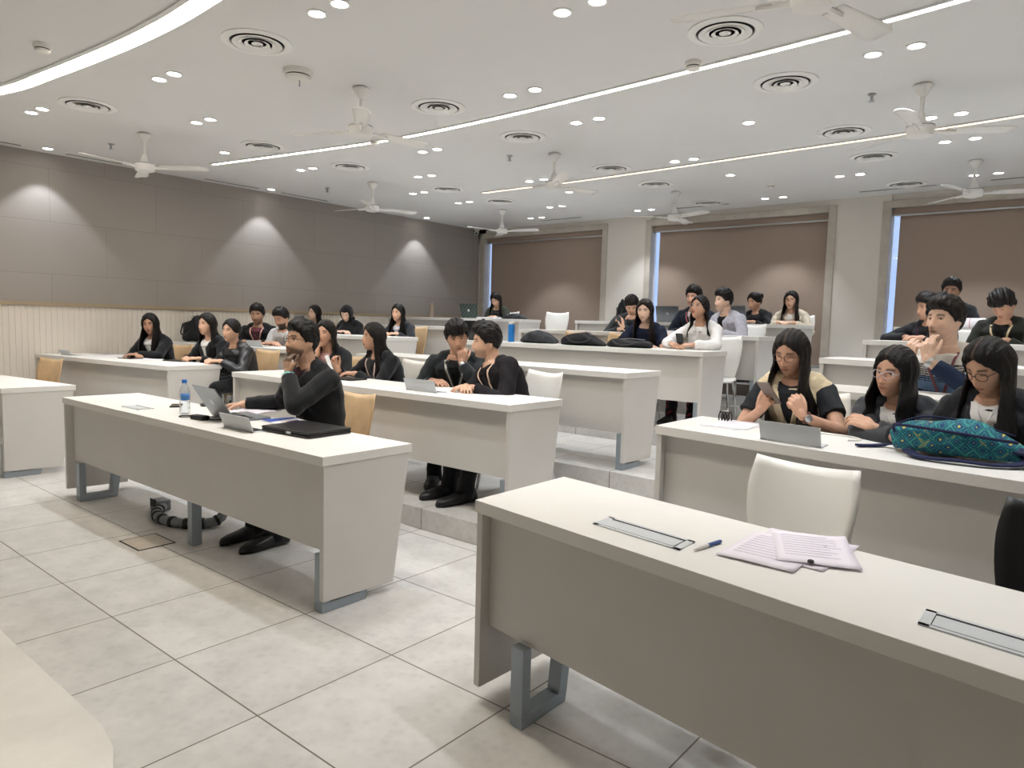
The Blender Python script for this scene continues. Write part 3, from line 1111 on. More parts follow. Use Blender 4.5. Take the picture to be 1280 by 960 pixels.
    b.limb(N - U * .05, hw((0, -.018, -.045))[0], (.050 if fem else .060) * sc, (.046 if fem else .056) * sc)
    b.rings([hw(head_surf(d, fem)) for d in sphere_dirs(64, 44)])
    for sg in (1, -1):
        b.ell(hw((sg * .074, -.010, -.006))[0], .010, .019, .031, (unit(hx * sg + hf * .35), unit(hf - hx * sg * .35), hu), 12)
    me = remesh(b, vox, 2 if near > 1 else 1, .4)
    V = verts_of(me)
    q = hl(V)
    base = np.array(lin(skin))
    C = np.tile(base, (len(V), 1))
    on = (np.abs(q[:, 0]) < .1) & (q[:, 1] > .02) & (np.abs(q[:, 2]) < .13)
    def paint(mask, col, amt=1.0):
        w = (np.clip(mask, 0, 1) * amt * on)[:, None]
        C[:] = C * (1 - w) + np.asarray(col) * w
    ax, zz = np.abs(q[:, 0]), q[:, 2]
    dark = np.array(lin(hairc)) * .8 + .004
    paint(np.exp(-((ax / .05) ** 2 + ((zz + .02) / .03) ** 2) * 1.2), base * np.array([1.08, .93, .9]), .5)
    if beard > 0:
        m_ = sstep(-.030, -.055, zz + .25 * (ax - .03) * (ax > .03)) * (1 - .85 * np.exp(-(ax / .026) ** 4 - ((zz + .030) / .012) ** 2))
        m_ = np.maximum(m_ * sstep(-.12, -.10, zz + .02), np.exp(-(ax / .026) ** 4 - ((zz + .0475) / .005) ** 2))
        paint(m_, dark * 1.3, beard)
    lc = np.array(lin(lips)) if lips else base * np.array([.72, .5, .48])
    paint(sstep(1.25, .75, (ax / .0235) ** 2 + ((zz + .063) / .0085) ** 2), lc, .9)
    paint(G(zz + .0632, .0022) * sstep(.024, .018, ax), base * .25, .8)
    paint(G(zz + .0455, .003) * G(ax - .008, .005), base * .3, .6)
    paint(G(zz - (.0285 - 2.2 * (ax - .028) ** 2 * 3), .0052) * sstep(.011, .016, ax) * sstep(.053, .046, ax), dark, .9)
    if eyes == 'down':
        paint(G(zz - (.003 + 8 * (ax - .031) ** 2), .0028) * sstep(.015, .02, ax) * sstep(.047, .042, ax), base * .12, .95)
    else:
        paint(G(zz - (.0125 - 14 * (ax - .031) ** 2), .0026) * sstep(.015, .02, ax) * sstep(.047, .042, ax), base * .12, .9)
    tint(me, C)
    root = link('person', me, 'skin')
    org = np.array([P[0], P[1], z0])
    me.transform(Matrix.Translation(Vector(-org)))
    root.location = Vector(org)
    tag(root, label, 'person')
    PEOPLE[key] = root
    # ---- the head's own surface for placing things on the face
    hm = MB()
    hm.rings([head_surf(d, fem) for d in sphere_dirs(64, 44)])
    hb = BVHTree.FromPolygons(np.concatenate(hm.v).tolist(), hm.f)
    def face(x, z):
        r = hb.ray_cast(Vector((x, .3, z)), Vector((0, -1, 0)))
        return r[0].y if r[0] else .08
    def put(mb, name, mats, smooth=True, parent=root, solid=0, col=None):
        me2 = mb.mesh(name, org)
        o2 = link(name, me2, mats, parent, smooth, 0, solid)
        if col is not None:
            tint(me2, col)
        return o2
    if eyes == 'open':
        for sg in (1, -1):
            e = MB()
            cx, cz = sg * .031, .0065
            yy = face(cx, cz)
            c = hw((cx, yy - .0035, cz))[0]
            e.ell(c, .0138, .006, .0050, (hx, hf, hu), 14, 0)
            e.ell(hw((cx - .001 * sg, yy + .0008, cz + .0004))[0],   .0062, .0030, .0060, (hx, hf, hu), 12, 1)
            put(e, 'eye', ['eye_white', 'iris'])
    # ---- garments
    def cloth(mb, name, matn, col, voxel, parent=root, fold=.003, smooth=3, pattern=None):
        m2 = remesh(mb, voxel, smooth, .5)
        v2 = verts_of(m2)
        if fold:
            nr = np.empty(len(v2) * 3, np.float32)
            m2.vertices.foreach_get('normal', nr)
            nr = nr.reshape(-1, 3)
            w = v2 - org
            s_ = np.sin(w[:, 2] * 55 + 3 * np.sin(w[:, 0] * 21 + w[:, 1] * 13)) * .6 + np.sin(w[:, 0] * 47 + w[:, 2] * 33 + 2 * np.sin(w[:, 1] * 29)) * .6
            v2 = v2 + nr * (fold * s_)[:, None]
            m2.vertices.foreach_set('co', v2.astype(np.float32).ravel())
        cc = np.tile(np.array(lin(col)), (len(v2), 1))
        if pattern is not None:
            cc = pattern(v2, cc)
        tint(m2, cc)
        bvh = BVHTree.FromPolygons(v2.tolist(), [list(pg.vertices) for pg in m2.polygons])
        m2.transform(Matrix.Translation(Vector(-org)))
        return link(name, m2, matn, parent), bvh
    cv = {3: .0065, 2: .008, 1: .0105}[near]
    m = .9 if fem else 1.0
    def torso(off, s0=-.16, s1=.97, padding=.0):
        t = MB()
        t.rings([ring(s, off + padding * math.exp(-((s - .86) / .07) ** 2)) for s in np.linspace(s0, s1, 18)])
        for sg in (1, -1):
            t.limb(N + Rt * sg * .040 * sc - U * .004 - Ft * .030, tc(.93) + Rt * sg * .10 * sc - Ft * .012, .032 + off, .046 + off)
        return t
    def sleeves(t, off, cuff=.03, upto=None):
        for sd in 'RL':
            E, Wt = A_[sd][0], A_[sd][1]
            t.limb(tc(.87) + (sh[sd] - tc(.86)) * .55, sh[sd] - U * .004, .060 * m + off, .056 * m + off)
            if upto is None:
                t.limb(sh[sd], E, .055 * m + off, .043 * m + off)
                dd = unit(Wt - E)
                t.tube([E, E + dd * (np.linalg.norm(Wt - E) - cuff) * .5, Wt - dd * cuff], [.044 * m + off, .040 * m + off, .033 * m + off], 14)
                t.ell(E, .044 * m + off, .044 * m + off, .044 * m + off)
            else:
                q1 = sh[sd] + (E - sh[sd]) * upto
                t.tube([sh[sd], (sh[sd] + q1) / 2, q1], [.056 * m + off, .054 * m + off, .053 * m + off * 1.3], 14)
    is_suit = outfit in ('suit', 'jacket', 'leather', 'blazer')
    t = torso(.020 if is_suit else .012, s1=.97, padding=.010 if is_suit else .003)
    if outfit == 'hijab':
        t = torso(.02)
    pattern = None
    if outfit == 'sweater':
        def pattern(v2, cc):
            s_ = (v2 - P) @ U / SL
            lat = np.abs((v2 - P) @ Rt)
            white, blue, navy, blk = (np.array(lin(c_)) for c_ in ('e6e3e0', '7f9cc4', '1e2a42', '2b2d33'))
            front = ((v2 - P) @ Ft) > .0
            out = np.where((s_ > .68)[:, None], white, np.where((s_ > .46)[:, None], blue, navy))
            st = (s_ > .60) & (s_ < .86) & (np.sin(s_ * 190) > .1) & (lat < .17)
            out = np.where(st[:, None], blk, out)
            for sd in 'RL':
                E, Wt = A_[sd][0], A_[sd][1]
                ax_ = E - sh[sd]
                u_ = ((v2 - sh[sd]) @ ax_) / (ax_ @ ax_)
                dist = np.linalg.norm(v2 - sh[sd] - np.clip(u_, 0, 1)[:, None] * ax_, axis=1)
                am = (dist < .085) & (lat > .165 * sc)
                out = np.where((am & (u_ > .30))[:, None], blue, out)
                out = np.where((am & (u_ > .55))[:, None], navy, out)
                fx = Wt - E
                w_ = ((v2 - E) @ fx) / (fx @ fx)
                d2 = np.linalg.norm(v2 - E - np.clip(w_, 0, 1)[:, None] * fx, axis=1)
                out = np.where(((d2 < .075) & (w_ > -.1))[:, None], navy, out)
            return out
    matn = 'leather' if outfit == 'leather' else ('suit_cloth' if is_suit or outfit == 'hijab' else 'shirt_cloth')
    if outfit in ('tee', 'vest'):
        sleeves(t, .013, upto=.62)
    else:
        sleeves(t, .014 if is_suit else .013, cuff=.02 if outfit != 'sweater' else .05)
    gname = {'suit': 'jacket', 'jacket': 'jacket', 'leather': 'jacket', 'blazer': 'blazer', 'shirt': 'shirt', 'tee': 'tee_shirt', 'vest': 'tee_shirt',
             'sweater': 'sweater', 'hijab': 'black_gown'}[outfit]
    top_o, bvh = cloth(t, gname, matn, top if outfit != 'vest' else shirt, cv, fold=.0035 if near > 1 else .004, pattern=pattern)
    if outfit == 'vest':
        t2 = torso(.024, s0=-.16, s1=.96)
        for sd, sg in (('R', 1), ('L', -1)):
            t2.limb(tc(.90) + Rt * sg * .05, sh[sd] - Rt * sg * .012 + U * .004, .060, .068)
            t2.limb(tc(.70) + Rt * sg * .08, sh[sd] - Rt * sg * .03 - U * .03, .060, .060)
        top_o, bvh = cloth(t2, 'vest', 'suit_cloth', top, cv, fold=.002)
    if legs:
        t = MB()
        t.ell(P - up * .015, .178 * sc, .150, .105, (R, F, up))
        for sd in 'RL':
            t.limb(hips[sd], knees[sd], .093, .066)
            t.tube([knees[sd], (knees[sd] + ankles[sd]) / 2, ankles[sd] - up * .052], [.066, .060, .056], 14)
            t.ell(knees[sd], .066, .066, .066)
        tp = None
        if isinstance(trousers, tuple):
            tcol = trousers[0]
            def tp(v2, cc):
                w = v2 - org
                f_ = np.sin(w[:, 0] * 60 + 2 * np.sin(w[:, 2] * 30)) * np.sin(w[:, 2] * 55 + 2 * np.sin(w[:, 1] * 40))
                return np.where((f_ > .45)[:, None], np.array(lin(trousers[1])), cc)
        else:
            tcol = trousers
        cloth(t, 'trousers', 'suit_cloth', tcol, .011 if near < 3 else .009, fold=.003, pattern=tp)
        for sd, sg in (('R', 1), ('L', -1)):
            A0 = np.array([ankles[sd][0], ankles[sd][1], z0])
            s_ = MB()
            prof_s = [(-.08, .032, .06), (-.065, .040, .10), (0, .045, .105), (.05, .048, .085), (.11, .052, .066), (.17, .049, .054), (.21, .034, .042), (.228, .014, .026)]
            R_ = []
            for f_, w_, hh in prof_s:
                t_ = np.linspace(0, 2 * np.pi, 16, endpoint=False)
                R_.append(A0 + F * f_ + np.cos(t_)[:, None] * w_ * R + (hh / 2 + .002 + np.sign(np.sin(t_)) * np.abs(np.sin(t_)) ** .7 * hh / 2)[:, None] * up)
            s_.rings(R_)
            put(s_, 'shoe', 'black_plastic')
    # ---- details lying on the chest
    def drop(sv, lat, lift):
        """a point on the garment: height s along the spine, lateral offset, lifted off the cloth"""
        c = tc(min(sv, 1.0)) + U * max(sv - 1.0, 0) * SL + Rt * lat
        r = bvh.ray_cast(Vector(c), Vector(Ft), .3)
        if r[0] is None:
            return c + Ft * (np.interp(min(sv, 1.05), ts, [q_[2] for q_ in prof]) + .02 + lift)
        return np.array(r[0]) + Ft * lift
    def patch(name, rows, lift, matn, col, solid=.005, parent=root):
        """rows: list of (s, lateral left, lateral right)"""
        Pm = np.array([[drop(s_, a_ + (b_ - a_) * j / 6, lift) for j in range(7)] for s_, a_, b_ in rows])
        g = MB().grid(Pm)
        return put(g, name, matn, True, parent, solid, lin(col) if isinstance(col, str) else None)
    ss = np.linspace
    if is_suit and shirt:
        vw = .052 if not fem else .046
        rows = [(s_, -vw * ((s_ - .38) / .6) ** .9 - .002, vw * ((s_ - .38) / .6) ** .9 + .002) for s_ in ss(.40, 1.02, 11)]
        patch('shirt_front', rows, .004, 'shirt_cloth', shirt)
        for sg in (1, -1):
            def e(s_, ex):
                return sg * (vw * ((s_ - .38) / .6) ** .9 + ex)
            rows = [(s_, e(s_, -.003), e(s_, .012 + .034 * math.sin(min(1, (s_ - .38) / .42) * math.pi / 2) * (1 if s_ < .86 else .55))) for s_ in ss(.40, .97, 11)]
            patch('lapel', rows, .009, matn, np_hex(top, 1.25))
    if is_suit and outfit != 'leather' or outfit == 'shirt':
        def neck_ring(name, matn_, col, r0, r1, h0, h1, a0):
            t_ = np.linspace(-a0, a0, 27)
            rows_ = []
            for f_ in (0, .5, 1):
                r_ = r0 + (r1 - r0) * f_
                rows_.append(N - U * .004 - Ft * .016 + U * ((h0 + (h1 - h0) * f_) - .030 * (np.abs(t_) / a0) ** 2 )[:, None] + (np.sin(t_) * r_ * 1.08)[:, None] * Rt - (np.cos(t_) * r_)[:, None] * Ft)
            put(MB().grid(np.array(rows_)), name, matn_, True, root, .007, lin(col))
        if is_suit:
            neck_ring('jacket_collar', matn, np_hex(top, 1.2), .088 * m + .006, .068 * m + .004, -.022, .020, 2.2)
            if shirt and collar:
                neck_ring('shirt_collar', 'shirt_cloth', shirt, .066 * m + .004, .061 * m + .004, -.01, .032, 2.5)
        else:
            neck_ring('collar', 'shirt_cloth', top, .080 * m, .063 * m + .003, -.02, .026, 2.5)
    if is_suit and shirt and collar or outfit in ('shirt',):
        for sg in (1, -1):
            rows = [(s_, sg * .004 + sg * .030 * (s_ - .88) / .12, sg * .045 + sg * .02 * (s_ - .88) / .12) for s_ in ss(.88, 1.0, 5)]
            patch('collar', rows, .011, 'shirt_cloth', shirt if is_suit else top)
    if outfit == 'shirt' and near > 1:
        patch('placket', [(s_, -.014, .014) for s_ in ss(.12, .90, 10)], .004, 'shirt_cloth', np_hex(top, .95))
    if outfit == 'vest':
        vv = lambda s_: .056 * (max(0, s_ - .44) / .52) ** .9
        patch('tee_front', [(s_, -vv(s_) - .003, vv(s_) + .003) for s_ in ss(.45, 1.0, 10)], .004, 'shirt_cloth', shirt)
        for sg in (1, -1):
            rows = [(s_, sg * (vv(s_) - .002), sg * (vv(s_) + .012 + .036 * math.sin(min(1, (s_ - .42) / .4) * math.pi / 2) * (1 if s_ < .86 else .6))) for s_ in ss(.45, .97, 10)]
            patch('lapel', rows, .010, 'suit_cloth', np_hex(top, 1.12))
    if lanyard:
        for sg in (1, -1):
            rows = [(s_, sg * (.006 + .075 * ((s_ - .36) / .62)) - .008, sg * (.006 + .075 * ((s_ - .36) / .62)) + .008) for s_ in ss(.36, .98, 12)]
            patch('lanyard', rows, .015, 'shirt_cloth', lanyard, .003)
        patch('badge', [(s_, -.035, .035) for s_ in ss(.16, .36, 3)], .018, 'shirt_cloth', 'd8d8dc', .003)
    if watch:
        sd, wc = watch
        E, Wt, D = A_[sd][0], A_[sd][1], A_[sd][2]
        dd = unit(Wt - E)
        e1 = unit(np.cross(dd, up if abs(dd[2]) < .9 else F))
        e2 = np.cross(dd, e1)
        c = Wt - dd * .012
        rr_ = .030 * m + .002
        g = MB()
        a_ = np.linspace(0, 2 * np.pi, 20, endpoint=False)
        rg = np.cos(a_)[:, None] * e1 + np.sin(a_)[:, None] * e2
        g.rings([c - dd * .010 + rg * rr_, c - dd * .010 + rg * (rr_ + .003), c + dd * .010 + rg * (rr_ + .003), c + dd * .010 + rg * rr_], cap=False, closed=True)
        cp = np.array([.0, 0, 0]) + (-np.asarray(A_[sd][3]))
        cp = unit(cp - dd * (cp @ dd))
        g.lathe([(0, 0), (.019, 0), (.019, .007), (.016, .009), (0, .009)], c + cp * rr_, seg=18, axis=cp, mi=1)
        mat('watch_' + wc, wc, .35)
        put(g, 'wristwatch', ['watch_' + wc, 'brushed_metal'], 'auto')
    if glasses:
        mat('rim_' + glasses, glasses, .3, metal=.2)
        g = MB()
        for sg in (1, -1):
            a_ = np.linspace(0, 2 * np.pi, 22, endpoint=False)
            cx, cz = sg * .0325, .004
            xs = cx + .0245 * np.sign(np.cos(a_)) * np.abs(np.cos(a_)) ** .75
            zs = cz + .0185 * np.sign(np.sin(a_)) * np.abs(np.sin(a_)) ** .75
            yy = max(face(sg * .012, .004), face(sg * .05, -.01)) + .011
            pts = [hw((x_, yy - 4.0 * max(abs(x_) - .03, 0) ** 2 * 3, z_))[0] for x_, z_ in zip(xs, zs)]
            g.tube(pts, .0016 if near > 2 else .0022, 6, closed=True)
            g.tube([hw((sg * .057, yy - .008, .008))[0], hw((sg * .079, .04, .008))[0], hw((sg * .079, -.01, .006))[0]], .0016, 6)
        yb = face(0, .01) + .004
        g.tube([hw((.009, yb, .007))[0], hw((0, yb + .003, .009))[0], hw((-.009, yb, .007))[0]], .0016, 6)
        go = put(g, 'glasses', 'rim_' + glasses)
    # ---- hair
    HC = np.array(lin(hairc))
    hmap_a = [0, .30, .55, .85, 1.15, 1.35, 1.6, 2.0, 2.6, math.pi]
    if fem:
        hmap_l = [.66 - fringe, .58 - fringe, .47 - fringe, .26, -.04, -.12, -.12, -.30, -.50, -.55]
    else:
        hmap_l = [.54 - fringe, .53 - fringe, .50 - fringe, .40, .12, -.10, .0, -.28, -.50, -.55]
    th = (.020 if fem else .024) * hair_vol
    if hair == 'hijab':
        g = MB()
        R_ = []
        for d in sphere_dirs(56, 40):
            p_ = head_surf(d, fem, False)
            az = np.arctan2(np.abs(d[:, 0]), d[:, 1])
            open_ = sstep(1.0, .72, az) * sstep(-.93, -.70, d[:, 2]) * sstep(.62, .45, d[:, 2])
            R_.append(hw(p_ + d * (.018 * (1 - open_) - .016 * open_)[:, None]))
        g.rings(R_)
        c0 = hw((0, -.01, -.07))[0]
        ax0 = unit(c0 - (N - U * .06))
        R2 = []
        for q_, rr_ in ((0, .088), (.06, .088), (.12, .11), (.17, .15), (.22, .185), (.27, .20)):
            c = c0 - up * q_ - F * .02
            t_ = np.linspace(0, 2 * np.pi, 28, endpoint=False)
            R2.append(c + np.cos(t_)[:, None] * rr_ * R * 1.1 + np.sin(t_)[:, None] * rr_ * .8 * F)
        g.rings(R2)
        cloth(g, 'headscarf', 'suit_cloth', '121214', .009, fold=.003, smooth=2)
    else:
        g = MB()
        R_ = []
        for d in sphere_dirs(60, 42):
            p_ = head_surf(d, fem, False)
            az = np.arctan2(np.abs(d[:, 0]), d[:, 1])
            hl_ = np.interp(az, hmap_a, hmap_l)
            if hair in ('long', 'bun', 'pony') :
                hl_ = hl_ - .0
            am = sstep(-.045, .05, d[:, 2] - hl_ + .025 * np.sin(az * 19 + 2))
            nz = .003 * np.sin(26 * d[:, 0] + 4 * d[:, 1] + 3) * np.clip(d[:, 2] + .3, 0, 1) + .0025 * np.sin(31 * d[:, 0] + 23 * d[:, 2] + 3)
            if not fem:
                nz = nz + .012 * np.exp(-((az - .1) / .8) ** 2) * sstep(.45, .75, d[:, 2]) + .004 * np.sin(21 * d[:, 0] + 2) * np.sin(14 * d[:, 1])
            if hair == 'tousled':
                nz = .010 * np.sin(9 * d[:, 0] + 5 * d[:, 1]) * np.sin(11 * d[:, 2] + 7 * d[:, 1]) + .006 * np.sin(23 * d[:, 0] + 17 * d[:, 1])
            tk = (th * ((.55 if fem else .28) + (.65 if fem else .95) * np.clip(d[:, 2] + (0 if fem else .08), 0, 1)) + nz) * am - .014 * (1 - am)
            if hair in ('long', 'bun', 'pony') :
                tk = tk - am * .009 * G(d[:, 0], .06) * sstep(.3, .5, d[:, 2]) * sstep(-.2, .2, d[:, 1])
            R_.append(hw(p_ + d * tk[:, None]))
        g.rings(R_)
        if hair == 'bun':
            g.ell(hw((0, -.115, .055))[0], .045, .04, .045, (hx, hf, hu), 14)
        if hair == 'long':
            # strands: over the skull, then falling
            nph, nt1, nt2 = 49, 9, 14
            An = math.radians(A)
            rows = []
            for j in range(nph):
                ph_ = -An + 2 * An * j / (nph - 1)
                col = []
                rip = .0050 * math.sin(j * 1.7) + .004 * math.sin(j * 2.9 + 1)
                for i in range(nt1):
                    el = math.radians(62) + (math.radians(-12) - math.radians(62)) * i / (nt1 - 1)
                    d = np.array([[math.sin(ph_) * math.cos(el), -math.cos(ph_) * math.cos(el), math.sin(el)]])
                    p_ = head_surf(d, fem, False)[0]
                    sk = .009 + rip + .004 * i / nt1
                    col.append(hw(p_ + d[0] * sk)[0])
                last = col[-1].copy()
                fr = sstep(math.radians(75), math.radians(115), abs(ph_))
                if not front:
                    fr = 0.0
                side = math.copysign(1, ph_) * sstep(math.radians(30), math.radians(100), abs(ph_))
                for i in range(1, nt2 + 1):
                    t_ = i / nt2
                    z_ = hair_len * t_ * (1 - .10 * math.cos(ph_ * 2.3) * t_)
                    out = R * side * (.010 * math.sin(t_ * 2.2) + .006 * math.sin(t_ * 9 + j * .9)) + F * (fr * (.05 * t_ + .02 * math.sin(t_ * 3)) - (1 - fr) * .03 * t_)
                    out = out + (R * side + F * fr) * wave * math.sin(t_ * 17 + j * .55) * min(1, t_ * 2)
                    pt = last - up * z_ + out - U * 0 + (last - hw((0, -.01, 0))[0]) * np.array([1, 1, 0]) * (.06 * math.sin(t_ * math.pi) + rip * 3 * t_)
                    loc, nrm, idx, dist = bvh.find_nearest(Vector(pt))
                    if loc is not None:
                        nv = np.array(nrm)
                        dd = (pt - np.array(loc)) @ nv
                        if dd < .014 and dist < .16:
                            pt = np.array(loc) + nv * (.014 + rip)
                    col.append(pt)
                rows.append(col)
            Pm = np.array(rows)
            for _ in range(3):
                Pm[1:-1, nt1:] = .5 * Pm[1:-1, nt1:] + .25 * (Pm[:-2, nt1:] + Pm[2:, nt1:])
                Pm[:, nt1:-1] = .5 * Pm[:, nt1:-1] + .25 * (Pm[:, nt1 - 1:-2] + Pm[:, nt1 + 1:])
            nrm_ = np.cross(np.gradient(Pm, axis=0), np.gradient(Pm, axis=1))
            nrm_ /= np.linalg.norm(nrm_, axis=2)[..., None] + 1e-9
            cen = Pm.mean(axis=0, keepdims=True)
            sg_ = np.sign(((Pm - cen) * nrm_).sum(axis=2).mean())
            tk = np.linspace(1, .35, Pm.shape[1])[None, :, None] * .013
            O = Pm + nrm_ * sg_ * tk * .5
            I = Pm - nrm_ * sg_ * tk * .8
            n0, n1 = O.shape[:2]
            loop = lambda i: np.concatenate([O[:, i], I[::-1, i]])
            g.rings([loop(i) for i in range(n1)])
        me2 = remesh(g, {3: .0055, 2: .007, 1: .009}[near], 1, .4)
        v2 = verts_of(me2)
        hc_ = np.tile(HC, (len(v2), 1))
        if hair == 'long' and near == 3:
            q2 = hl(v2)
            pw = (G(q2[:, 0], .0035) * sstep(.06, .09, q2[:, 2]) * sstep(-.03, .01, q2[:, 1]))[:, None] * .30
            hc_ = hc_ * (1 - pw) + base * .6 * pw
        tint(me2, hc_)
        me2.transform(Matrix.Translation(Vector(-org)))
        link('hair', me2, 'hair', root)
    B.__dict__.update(dict(root=root, A=A_, F=F, R=R, P=P, hw=hw, drop=drop, z0=z0))
    if kind:
        cp = P - F * .02
        chair(kind, cp[0], cp[1], k, heading, chair_label)
    return B

def np_hex(h, f):
    c = [min(1, x * f) for x in lin(h)]
    out = ''
    for x in c:
        s = x * 12.92 if x <= .0031308 else 1.055 * x ** (1 / 2.4) - .055
        out += '%02x' % int(round(max(0, min(1, s)) * 255))
    return out

def dz(k):
    return T * k + H + .034
SK1, SK2, SK3, SK4, SK5 = 'd3aa90', 'c79c83', 'b48b73', 'e0bda7', 'a5816b'

p0 = person('front_man', 'person in black suit and glasses, hand on chin, alone at the front centre desk', 'C', 0, (-3.79, 2.57, 1.215), 0, -2, -7, 0,
            fem=False, skin=SK1, near=3, back=.10, hair='short', hairc='0f0d0c', outfit='suit', top='17181a', shirt='3a1f2a', beard=.75, glasses='3c3634', watch=('L', '6fb3b0'),
            arms={'L': dict(hd=(-.03, .085, -.205), D=(-.1, -.05, 1), N=(0, .8, .5), e=(.35, -.6, -.6), curl=.95), 'R': dict(w=(-4.38, 2.52, .772), D=(-.85, -.5, -.05), N=(0, 0, -1), e=(-.5, .2, -.5), curl=.3)},
            kind='tan', chair_label='light wood chair under the person in glasses at the front centre desk', foot=-.02)
person('l1a', 'person with long black hair and white shirt, forearms on the desk by the ribbed wall', 'L', 1, (-8.26, 3.61, 1.25), 28, 44, 8, -4, skin=SK3, near=2, back=.16,
       hair='long', hair_len=.40, A=138, outfit='suit', top='15161a', shirt='dcdad8', arms={'R': dict(d=(.05, .25), e=(-1, .1, -.25)), 'L': dict(d=(-.02, .27), e=(1, .4, -.25))},
       kind='tan', chair_label='light wood chair under the person with forearms on the desk')
person('l1b', 'person in black jacket and white shirt with dark hair, second person at the left desk', 'L', 1, (-7.36, 3.81, 1.265), 12, 14, 0, 0, skin=SK1, near=2, back=.12,
       hair='long', hair_len=.30, A=112, front=False, outfit='suit', top='16171b', shirt='dedcd8', kind='black', chair_label='black chair under the second person at the left desk')
person('l1c', 'person in shiny black leather jacket with tied-back hair at the end of the left desk', 'L', 1, (-6.84, 3.80, 1.21), 4, 16, 0, 3, skin=SK1, near=2, back=.12,
       hair='pony', outfit='leather', top='1c1e22', shirt=None, collar=False, kind='tan', chair_label='light wood chair under the person in leather jacket')
person('l2a', 'person in dark jacket over maroon shirt with pink lanyard, short black hair', 'L', 2, (-8.36, 5.0, 1.395), 38, 42, 8, 0, fem=False, skin=SK5, near=2, back=.10,
       hair='short', outfit='suit', top='18181b', shirt='6b3a44', lanyard='d9a6a0', beard=.35, hair_vol=1.2, kind='tan', chair_label='light wood chair under the person with pink lanyard')
person('l2b', 'person with full dark beard in pale tee shirt looking down at a phone', 'L', 2, (-7.79, 4.99, 1.36), 15, 14, 24, 0, fem=False, skin=SK2, near=2, back=.14, eyes='down',
       hair='short', outfit='tee', top='c9c9cb', beard=.95, arms={'R': dict(d=(.0, .22)), 'L': dict(d=(.02, .25))}, kind='tan', chair_label='light wood chair under the bearded person in pale tee')
person('l3a', 'person with sleek black hair tilted up, head only seen behind the person in glasses', 'L', 3, (-8.97, 6.3, 1.435), 5, -2, -8, 0, skin=SK4, near=1, back=.12,
       hair='long', hair_len=.30, A=108, front=False, outfit='suit', top='1a1a1d', shirt='d8d6d2', kind='tan', chair_label='light wood chair under the person with sleek hair tilted up')
person('l3b', 'person in black headscarf bending over to write at the left desk', 'L', 3, (-8.15, 6.26, 1.45), 18, 24, 34, 6, skin=SK4, near=2, back=.22, eyes='down',
       hair='hijab', outfit='hijab', top='121214', shirt=None, collar=False, arms={'R': dict(d=(-.02, .18)), 'L': dict(d=(.0, .2))}, kind='tan', chair_label='light wood chair under the person in headscarf')
person('l3c', 'person with long hair in dark grey jacket and white top at the desk end', 'L', 3, (-7.27, 6.44, 1.465), 16, 14, 2, 0, skin=SK1, near=2, back=.12,
       hair='long', hair_len=.36, A=116, outfit='suit', top='2a2c31', shirt='d9d6e0', kind='tan', chair_label='light wood chair under the person in dark grey jacket')
person('l5a', 'person in olive jacket writing by the first window, long dark hair', 'L', 5, (-7.67, 8.93, 1.75), 15, 12, 32, -5, skin=SK1, near=2, back=.2, eyes='down',
       hair='long', hair_len=.34, A=112, outfit='jacket', top='3a3d33', shirt='2a2a2a', collar=False, arms={'R': dict(d=(.02, .2)), 'L': dict(d=(.05, .2))}, kind='white', chair_label='white chair under the person in olive jacket')
person('c1a', 'person in black jacket, hand to chin, just right of the person in glasses', 'C', 1, (-5.39, 3.91, 1.225), 20, 22, 0, 0, skin=SK2, near=2, back=.14,
       hair='long', hair_len=.28, A=112, front=False, outfit='suit', top='25272a', shirt='c79a9a', arms={'R': dict(hd=(.05, .06, -.20), D=(-.1, 0, 1), N=(0, .8, .3), curl=.9, e=(-.5, -.4, -.7))},
       kind='tan', chair_label='light wood chair beside the person with hand to chin')
person('c1b', 'person with long black hair and white lanyard holding up a white phone', 'C', 1, (-4.72, 3.91, 1.215), -5, -24, 0, 0, skin=SK2, near=2, back=.14,
       hair='long', hair_len=.30, A=106, front=False, outfit='suit', top='1d1e22', shirt=None, collar=False, lanyard='dcc3bb',
       arms={'R': dict(w=(-4.88, 3.66, .935), D=(-.35, -.25, .8), N=(.8, -.3, .2), curl=.8, e=(-.6, .1, -.7)), 'L': dict(d=(.0, .26))}, kind='white', chair_label='white chair of the person holding a white phone')
person('c1c', 'person in charcoal suit covering mouth with hand, fringe over forehead', 'C', 1, (-3.79, 3.96, 1.243), 36, 48, 12, -8, fem=False, skin=SK3, near=3, back=.16,
       hair='short', fringe=.22, hair_vol=1.25, outfit='suit', top='1f2325', shirt='1a1a1c', lanyard='b9b4ae', watch=('L', '2b2f33'),
       arms={'L': dict(hd=(-.01, .125, -.175), D=(0, 0.05, 1), N=(-.6, .6, 0), curl=.85, e=(.6, .1, -.7)), 'R': dict(d=(.16, .22), e=(-1, .3, -.4))}, kind='white', chair_label='white chair under the person covering his mouth')
person('c1d', 'person in black shirt with lanyard turning to whisper to the person beside', 'C', 1, (-3.34, 3.80, 1.23), -14, -40, 6, 6, fem=False, skin=SK1, near=3, back=.14,
       hair='short', hair_vol=1.15, outfit='shirt', top='1f1c20', beard=.35, lanyard='d8bca6', lean_side=-.10, arms={'R': dict(d=(.0, .26)), 'L': dict(d=(.10, .26))}, kind='white', chair_label='white chair under the whispering person in black shirt')
person('c3a', 'person with long straight brown hair in navy top behind the black bags', 'C', 3, (-3.61, 6.59, 1.53), 12, 10, 6, 0, skin=SK4, hairc='1c120e', near=2, back=.14,
       hair='long', hair_len=.30, A=122, outfit='tee', top='1a2033', arms={'R': dict(w=(-3.70, 6.32, 1.20), D=(0, -.5, .2), N=(0, .3, -.9)), 'L': dict(d=(.06, .24))}, kind='tan', chair_label='light wood chair under the person in navy top')
